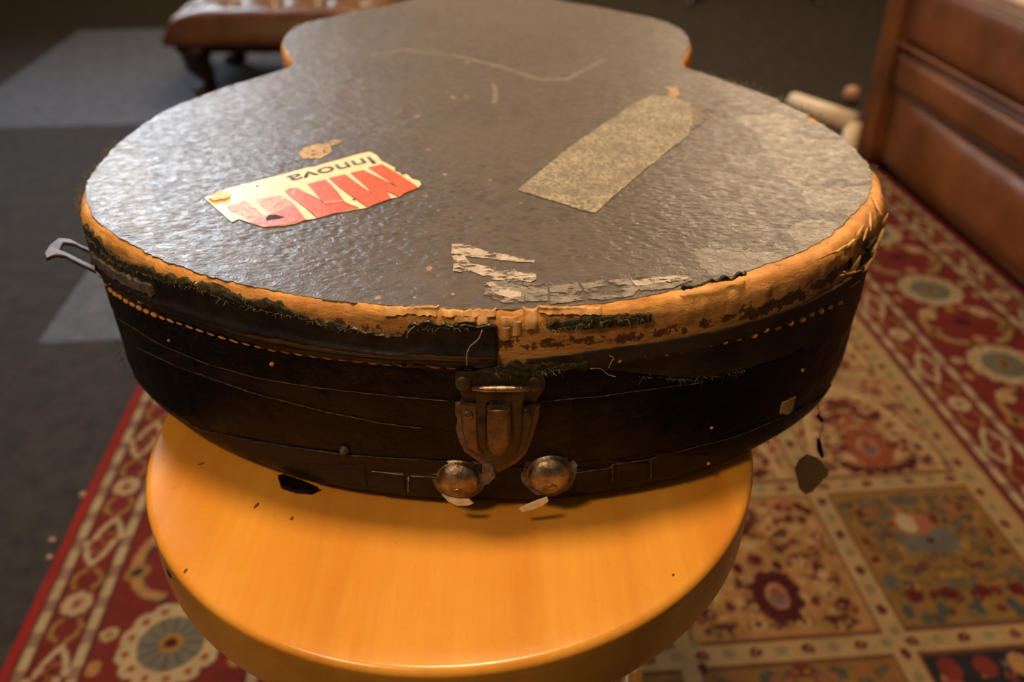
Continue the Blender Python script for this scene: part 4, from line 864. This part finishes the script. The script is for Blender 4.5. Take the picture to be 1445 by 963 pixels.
# ================================================================ footstool at the back left
HIDE = None
m = M('polished_brown_leather', .30, 0, .5); m.col(m.ramp(m.noise(9, 5, .6), [(.3, (.085, .030, .010)), (.7, (.20, .078, .026))])); m.bump(m.noise(120, 4, .6), .3, .0012); HIDE = m.m
MAHOG = simple('dark_mahogany', (.020, .010, .006, 1), (.045, .022, .012, 1), 12, .35, 0, .2, .001)
fx, fy = -1.135, 3.02
fs = thing('footstool', 'buttoned brown leather footstool with dark cabriole legs behind the case', 'footstool', (fx, fy, TH))
zb, zt = .185, .305
W_, D_ = .74, .50; cx_, cy_ = -.80, 3.24
nxg, nyg = 90, 56; gxx, gyy = np.meshgrid(np.linspace(-1, 1, nxg), np.linspace(-1, 1, nyg))
def cushion(name, W, D, cx, cy, z0, z1, buttons, mat, par, yaw=.0):
    sup = (np.clip(1 - np.abs(gxx) ** 7, 0, 1) * np.clip(1 - np.abs(gyy) ** 6, 0, 1)) ** .42
    hgt = sup.copy()
    for bx, by in buttons: hgt -= .42 * np.exp(-(((gxx - bx) * W / 2) ** 2 + ((gyy - by) * D / 2) ** 2) / .0011)
    bul = 1 + 0 * sup
    X_ = cx + gxx * W / 2; Y_ = cy + gyy * D / 2; top = z0 + (z1 - z0) * (.35 + .65 * hgt)
    Vt = np.stack([X_, Y_, top], -1)
    rows = [Vt]
    o = grid_obj(name, Vt, mat, par)
    bm = bmesh.new(); bm.from_mesh(o.data); be = [e for e in bm.edges if e.is_boundary]
    r = bmesh.ops.extrude_edge_only(bm, edges=be); vs2 = [g for g in r['geom'] if isinstance(g, bmesh.types.BMVert)]
    for v in vs2: v.co.z = z0 + .2 * (z1 - z0); dx, dy = v.co.x - cx, v.co.y - cy; v.co.x += .010 * np.sign(dx) * (abs(dx) > W * .49); v.co.y += .010 * np.sign(dy) * (abs(dy) > D * .49)
    be = [e for e in bm.edges if e.is_boundary]; r = bmesh.ops.extrude_edge_only(bm, edges=be); vs2 = [g for g in r['geom'] if isinstance(g, bmesh.types.BMVert)]
    for v in vs2: v.co.z = z0
    bmesh.ops.holes_fill(bm, edges=[e for e in bm.edges if e.is_boundary], sides=0); bmesh.ops.recalc_face_normals(bm, faces=bm.faces); bm.to_mesh(o.data); bm.free()
    o.data.polygons.foreach_set('use_smooth', [True] * len(o.data.polygons)); return o
btn = [(-.8 + .4 * i, -.55 + .55 * j) for i in range(5) for j in range(3)]
cushion('cushion', W_, D_, cx_, cy_, zb, zt, btn, HIDE, fs)
for bx, by in btn: lathe('button', dome(.010, .005, 5), HIDE, fs, 12, (cx_ + bx * W_ / 2, cy_ + by * D_ / 2, zb + (zt - zb) * .80), (0, 0, 1))
rbox('seat_frame', (W_ - .03, D_ - .03, .035), (cx_, cy_, zb - .012), MAHOG, fs, .006, 2)
for sx in (-1, 1):
    for sy in (-1, 1):
        bx = cx_ + sx * (W_ / 2 - .085); by = cy_ + sy * (D_ / 2 - .05)
        p = [(bx, by, zb), (bx + sx * .012, by + sy * .010, zb - .035), (bx + sx * .010, by + sy * .012, zb - .07), (bx - sx * .012, by, zb - .11), (bx - sx * .020, by, TH + .03), (bx + sx * .012, by + sy * .006, TH + .012), (bx + sx * .022, by + sy * .012, TH)]
        tubes('leg', [(p, [.060, .056, .046, .034, .026, .030, .034])], MAHOG, fs, 16)

# ================================================================ sofa on the right
def sofa_at(px, py):                          # room coordinates on the sofa front plane u = 1.205
    r = ray(px, py); du = r[0] * cY + r[1] * sY; k = 1.205 / du; x, y, z = r[0] * k, r[1] * k, CAMZ + r[2] * k
    return -x * sY + y * cY, z
m = M('brown_sofa_leather', .40, 0, .5); m.col(m.ramp(m.noise(6, 5, .6), [(.3, (.11, .034, .007)), (.7, (.26, .085, .018))])); p = m.bump(m.noise(14, 3, .5), .35, .012); m.bump(m.noise(240, 4, .6), .3, .0008, p)
m.l(m.ramp(m.noise(9, 4, .6), [(.3, (.34,) * 3), (.7, (.5,) * 3)]), m.b.inputs['Roughness']); SOFA = m.m
vE = sofa_at(1205, 212)[0]
so_ = thing('leather_sofa', 'brown leather sofa standing at the right edge of the rug', 'sofa', uvw(1.6, 1.7, TH))
def sbox(name, u0, u1, v0, v1, z0, z1, r, bulge=0, mat=SOFA):
    c = uvw((u0 + u1) / 2, (v0 + v1) / 2, (z0 + z1) / 2); return rbox(name, (u1 - u0, v1 - v0, z1 - z0), c, mat, so_, r, 4, YAW, bulge)
VN = .25
DARK = simple('sofa_underside', (.012, .008, .006, 1), None, 20, .8, 0, 0)
sbox('plinth', 1.262, 2.0, VN, vE - .03, .020, .06, .004, 0, DARK)
sbox('front_panel', 1.222, 1.30, VN, vE - .10, .045, .245, .014, .026)
sbox('front_rail', 1.208, 1.32, VN, vE - .10, .25, .340, .036, .010)
sbox('seat_cushion', 1.215, 1.98, 1.16, vE - .10, .355, .535, .03, .014)
sbox('seat_cushion', 1.215, 1.98, VN, 1.15, .355, .535, .03, .014)
sbox('arm', 1.205, 2.05, vE - .10, vE, .020, .62, .014, .003)
arc = [uvw(1.203, vE - .102, z) for z in np.linspace(.03, .6, 12)]
tubes('piping', [(arc, .004)], SOFA, so_, 8)
tubes('piping', [([uvw(1.207, v, .540 - .012) for v in np.linspace(VN, vE - .10, 20)], .005)], SOFA, so_, 8)
tubes('piping', [([uvw(1.207, v, .3605) for v in np.linspace(VN, vE - .10, 20)], .005)], SOFA, so_, 8)
tubes('piping', [([uvw(1.217, v, .247) for v in np.linspace(VN, vE - .10, 20)], .004)], SOFA, so_, 8)
sbox('backrest', 1.95, 2.15, VN, vE, .03, .85, .05, .01)
rbox('foot', (.05, .05, .03), uvw(1.30, vE - .06, .0215), DARK, so_, .004, 2, YAW)

# ================================================================ pale box lid beyond the case, small things by the sofa
CREAM = simple('cream_card', lin(224, 204, 176), lin(236, 218, 192), 20, .6, 0, .2, .001)
BOXD = simple('dark_recess', (.02, .014, .009, 1), None, 20, .8, 0, 0)
Zp = .20
fr = thing('pale_frame', 'cream angled metal frame on the floor between case and sofa', 'frame', (*at(1165, 190, TH), TH))
A_, B_, C_ = at(1118, 143, Zp), at(1204, 172, Zp), at(1192, 205, Zp)
a3, b3, c3 = Vector((*A_, Zp)), Vector((*B_, Zp)), Vector((*C_, Zp))
tubes('tube', [([a3, a3.lerp(b3, .5), b3], .024)], CREAM, fr, 20)
tubes('leg', [([b3, Vector((b3.x - .02, b3.y - .06, TH + .02))], .020)], CREAM, fr, 16)
tubes('leg', [([a3 + Vector((.03, .0, 0)), Vector((a3.x - .0, a3.y + .05, TH + .02))], .020)], CREAM, fr, 16)
q = at(1210, 133, TH + .03); o = lathe('pink_ball', [(.002, -.028)] + [(.028 * math.cos(a), .028 * math.sin(a)) for a in np.linspace(-1.4, 1.4, 9)] + [(.002, .028)], simple('pale_pink', lin(196, 150, 124), None, 10, .6, 0, 0), None, 20, (q[0] - .02, q[1], TH + .03))
o.name = 'ball'; o['label'] = 'small pale pink ball on the floor beside the sofa corner'; o['category'] = 'ball'
# tripod base at the top of the picture
BLK = simple('black_metal', (.010, .009, .008, 1), (.018, .016, .014, 1), 10, .45, 0, 0)
tp = thing('stand', 'dark tripod stand on the carpet behind the case', 'stand', (*at(1066, -20, TH), TH))
h_ = Vector((*at(1066, -32, TH), TH)); hub = Vector((h_.x, h_.y, .20))
for e in ((972, 8), (1158, 5), (1060, -55)):
    p = Vector((*at(*e, TH), TH + .014)); l_ = tubes('leg', [([p, p.lerp(hub, .45) - Vector((0, 0, .03)), hub], .013)], BLK, tp, 12)
    ft = lathe('rubber_foot', dome(.022, .02, 5), BLK, tp, 16, (p.x, p.y, TH), (0, 0, 1)); ft.parent = l_
tubes('pole', [([hub + Vector((0, 0, -.05)), hub + Vector((0, 0, .75))], .012)], BLK, tp, 16)
# lint on the carpet
LINT = simple('lint', lin(160, 130, 110), None, 50, .9, 0, 0)
def lint(px, py, r, label):
    p = at(px, py, TH); bm = bmesh.new(); bmesh.ops.create_icosphere(bm, subdivisions=2, radius=r)
    for v in bm.verts: v.co = v.co * (1 + .35 * random.uniform(-1, 1)); v.co.z = max(v.co.z * .5, -.001)
    me = bpy.data.meshes.new('lint_tuft'); bm.to_mesh(me); bm.free(); me.materials.append(LINT); o = bpy.data.objects.new('lint_tuft', me); COL.objects.link(o); o.location = (p[0], p[1], TH + .001); o['label'] = label; o['category'] = 'lint'; o['group'] = 'lint on the carpet'
lint(132, 440, .006, 'pale lint tuft on blue-grey carpet just left of the case')
lint(118, 699, .0055, 'larger pale lint tuft on dark carpet beside the rug edge')
lint(73, 763, .004, 'small lint tuft on dark carpet, left of the rug, lower one')
lint(70, 787, .004, 'tiny brownish lint tuft on dark carpet, lowest by the rug')
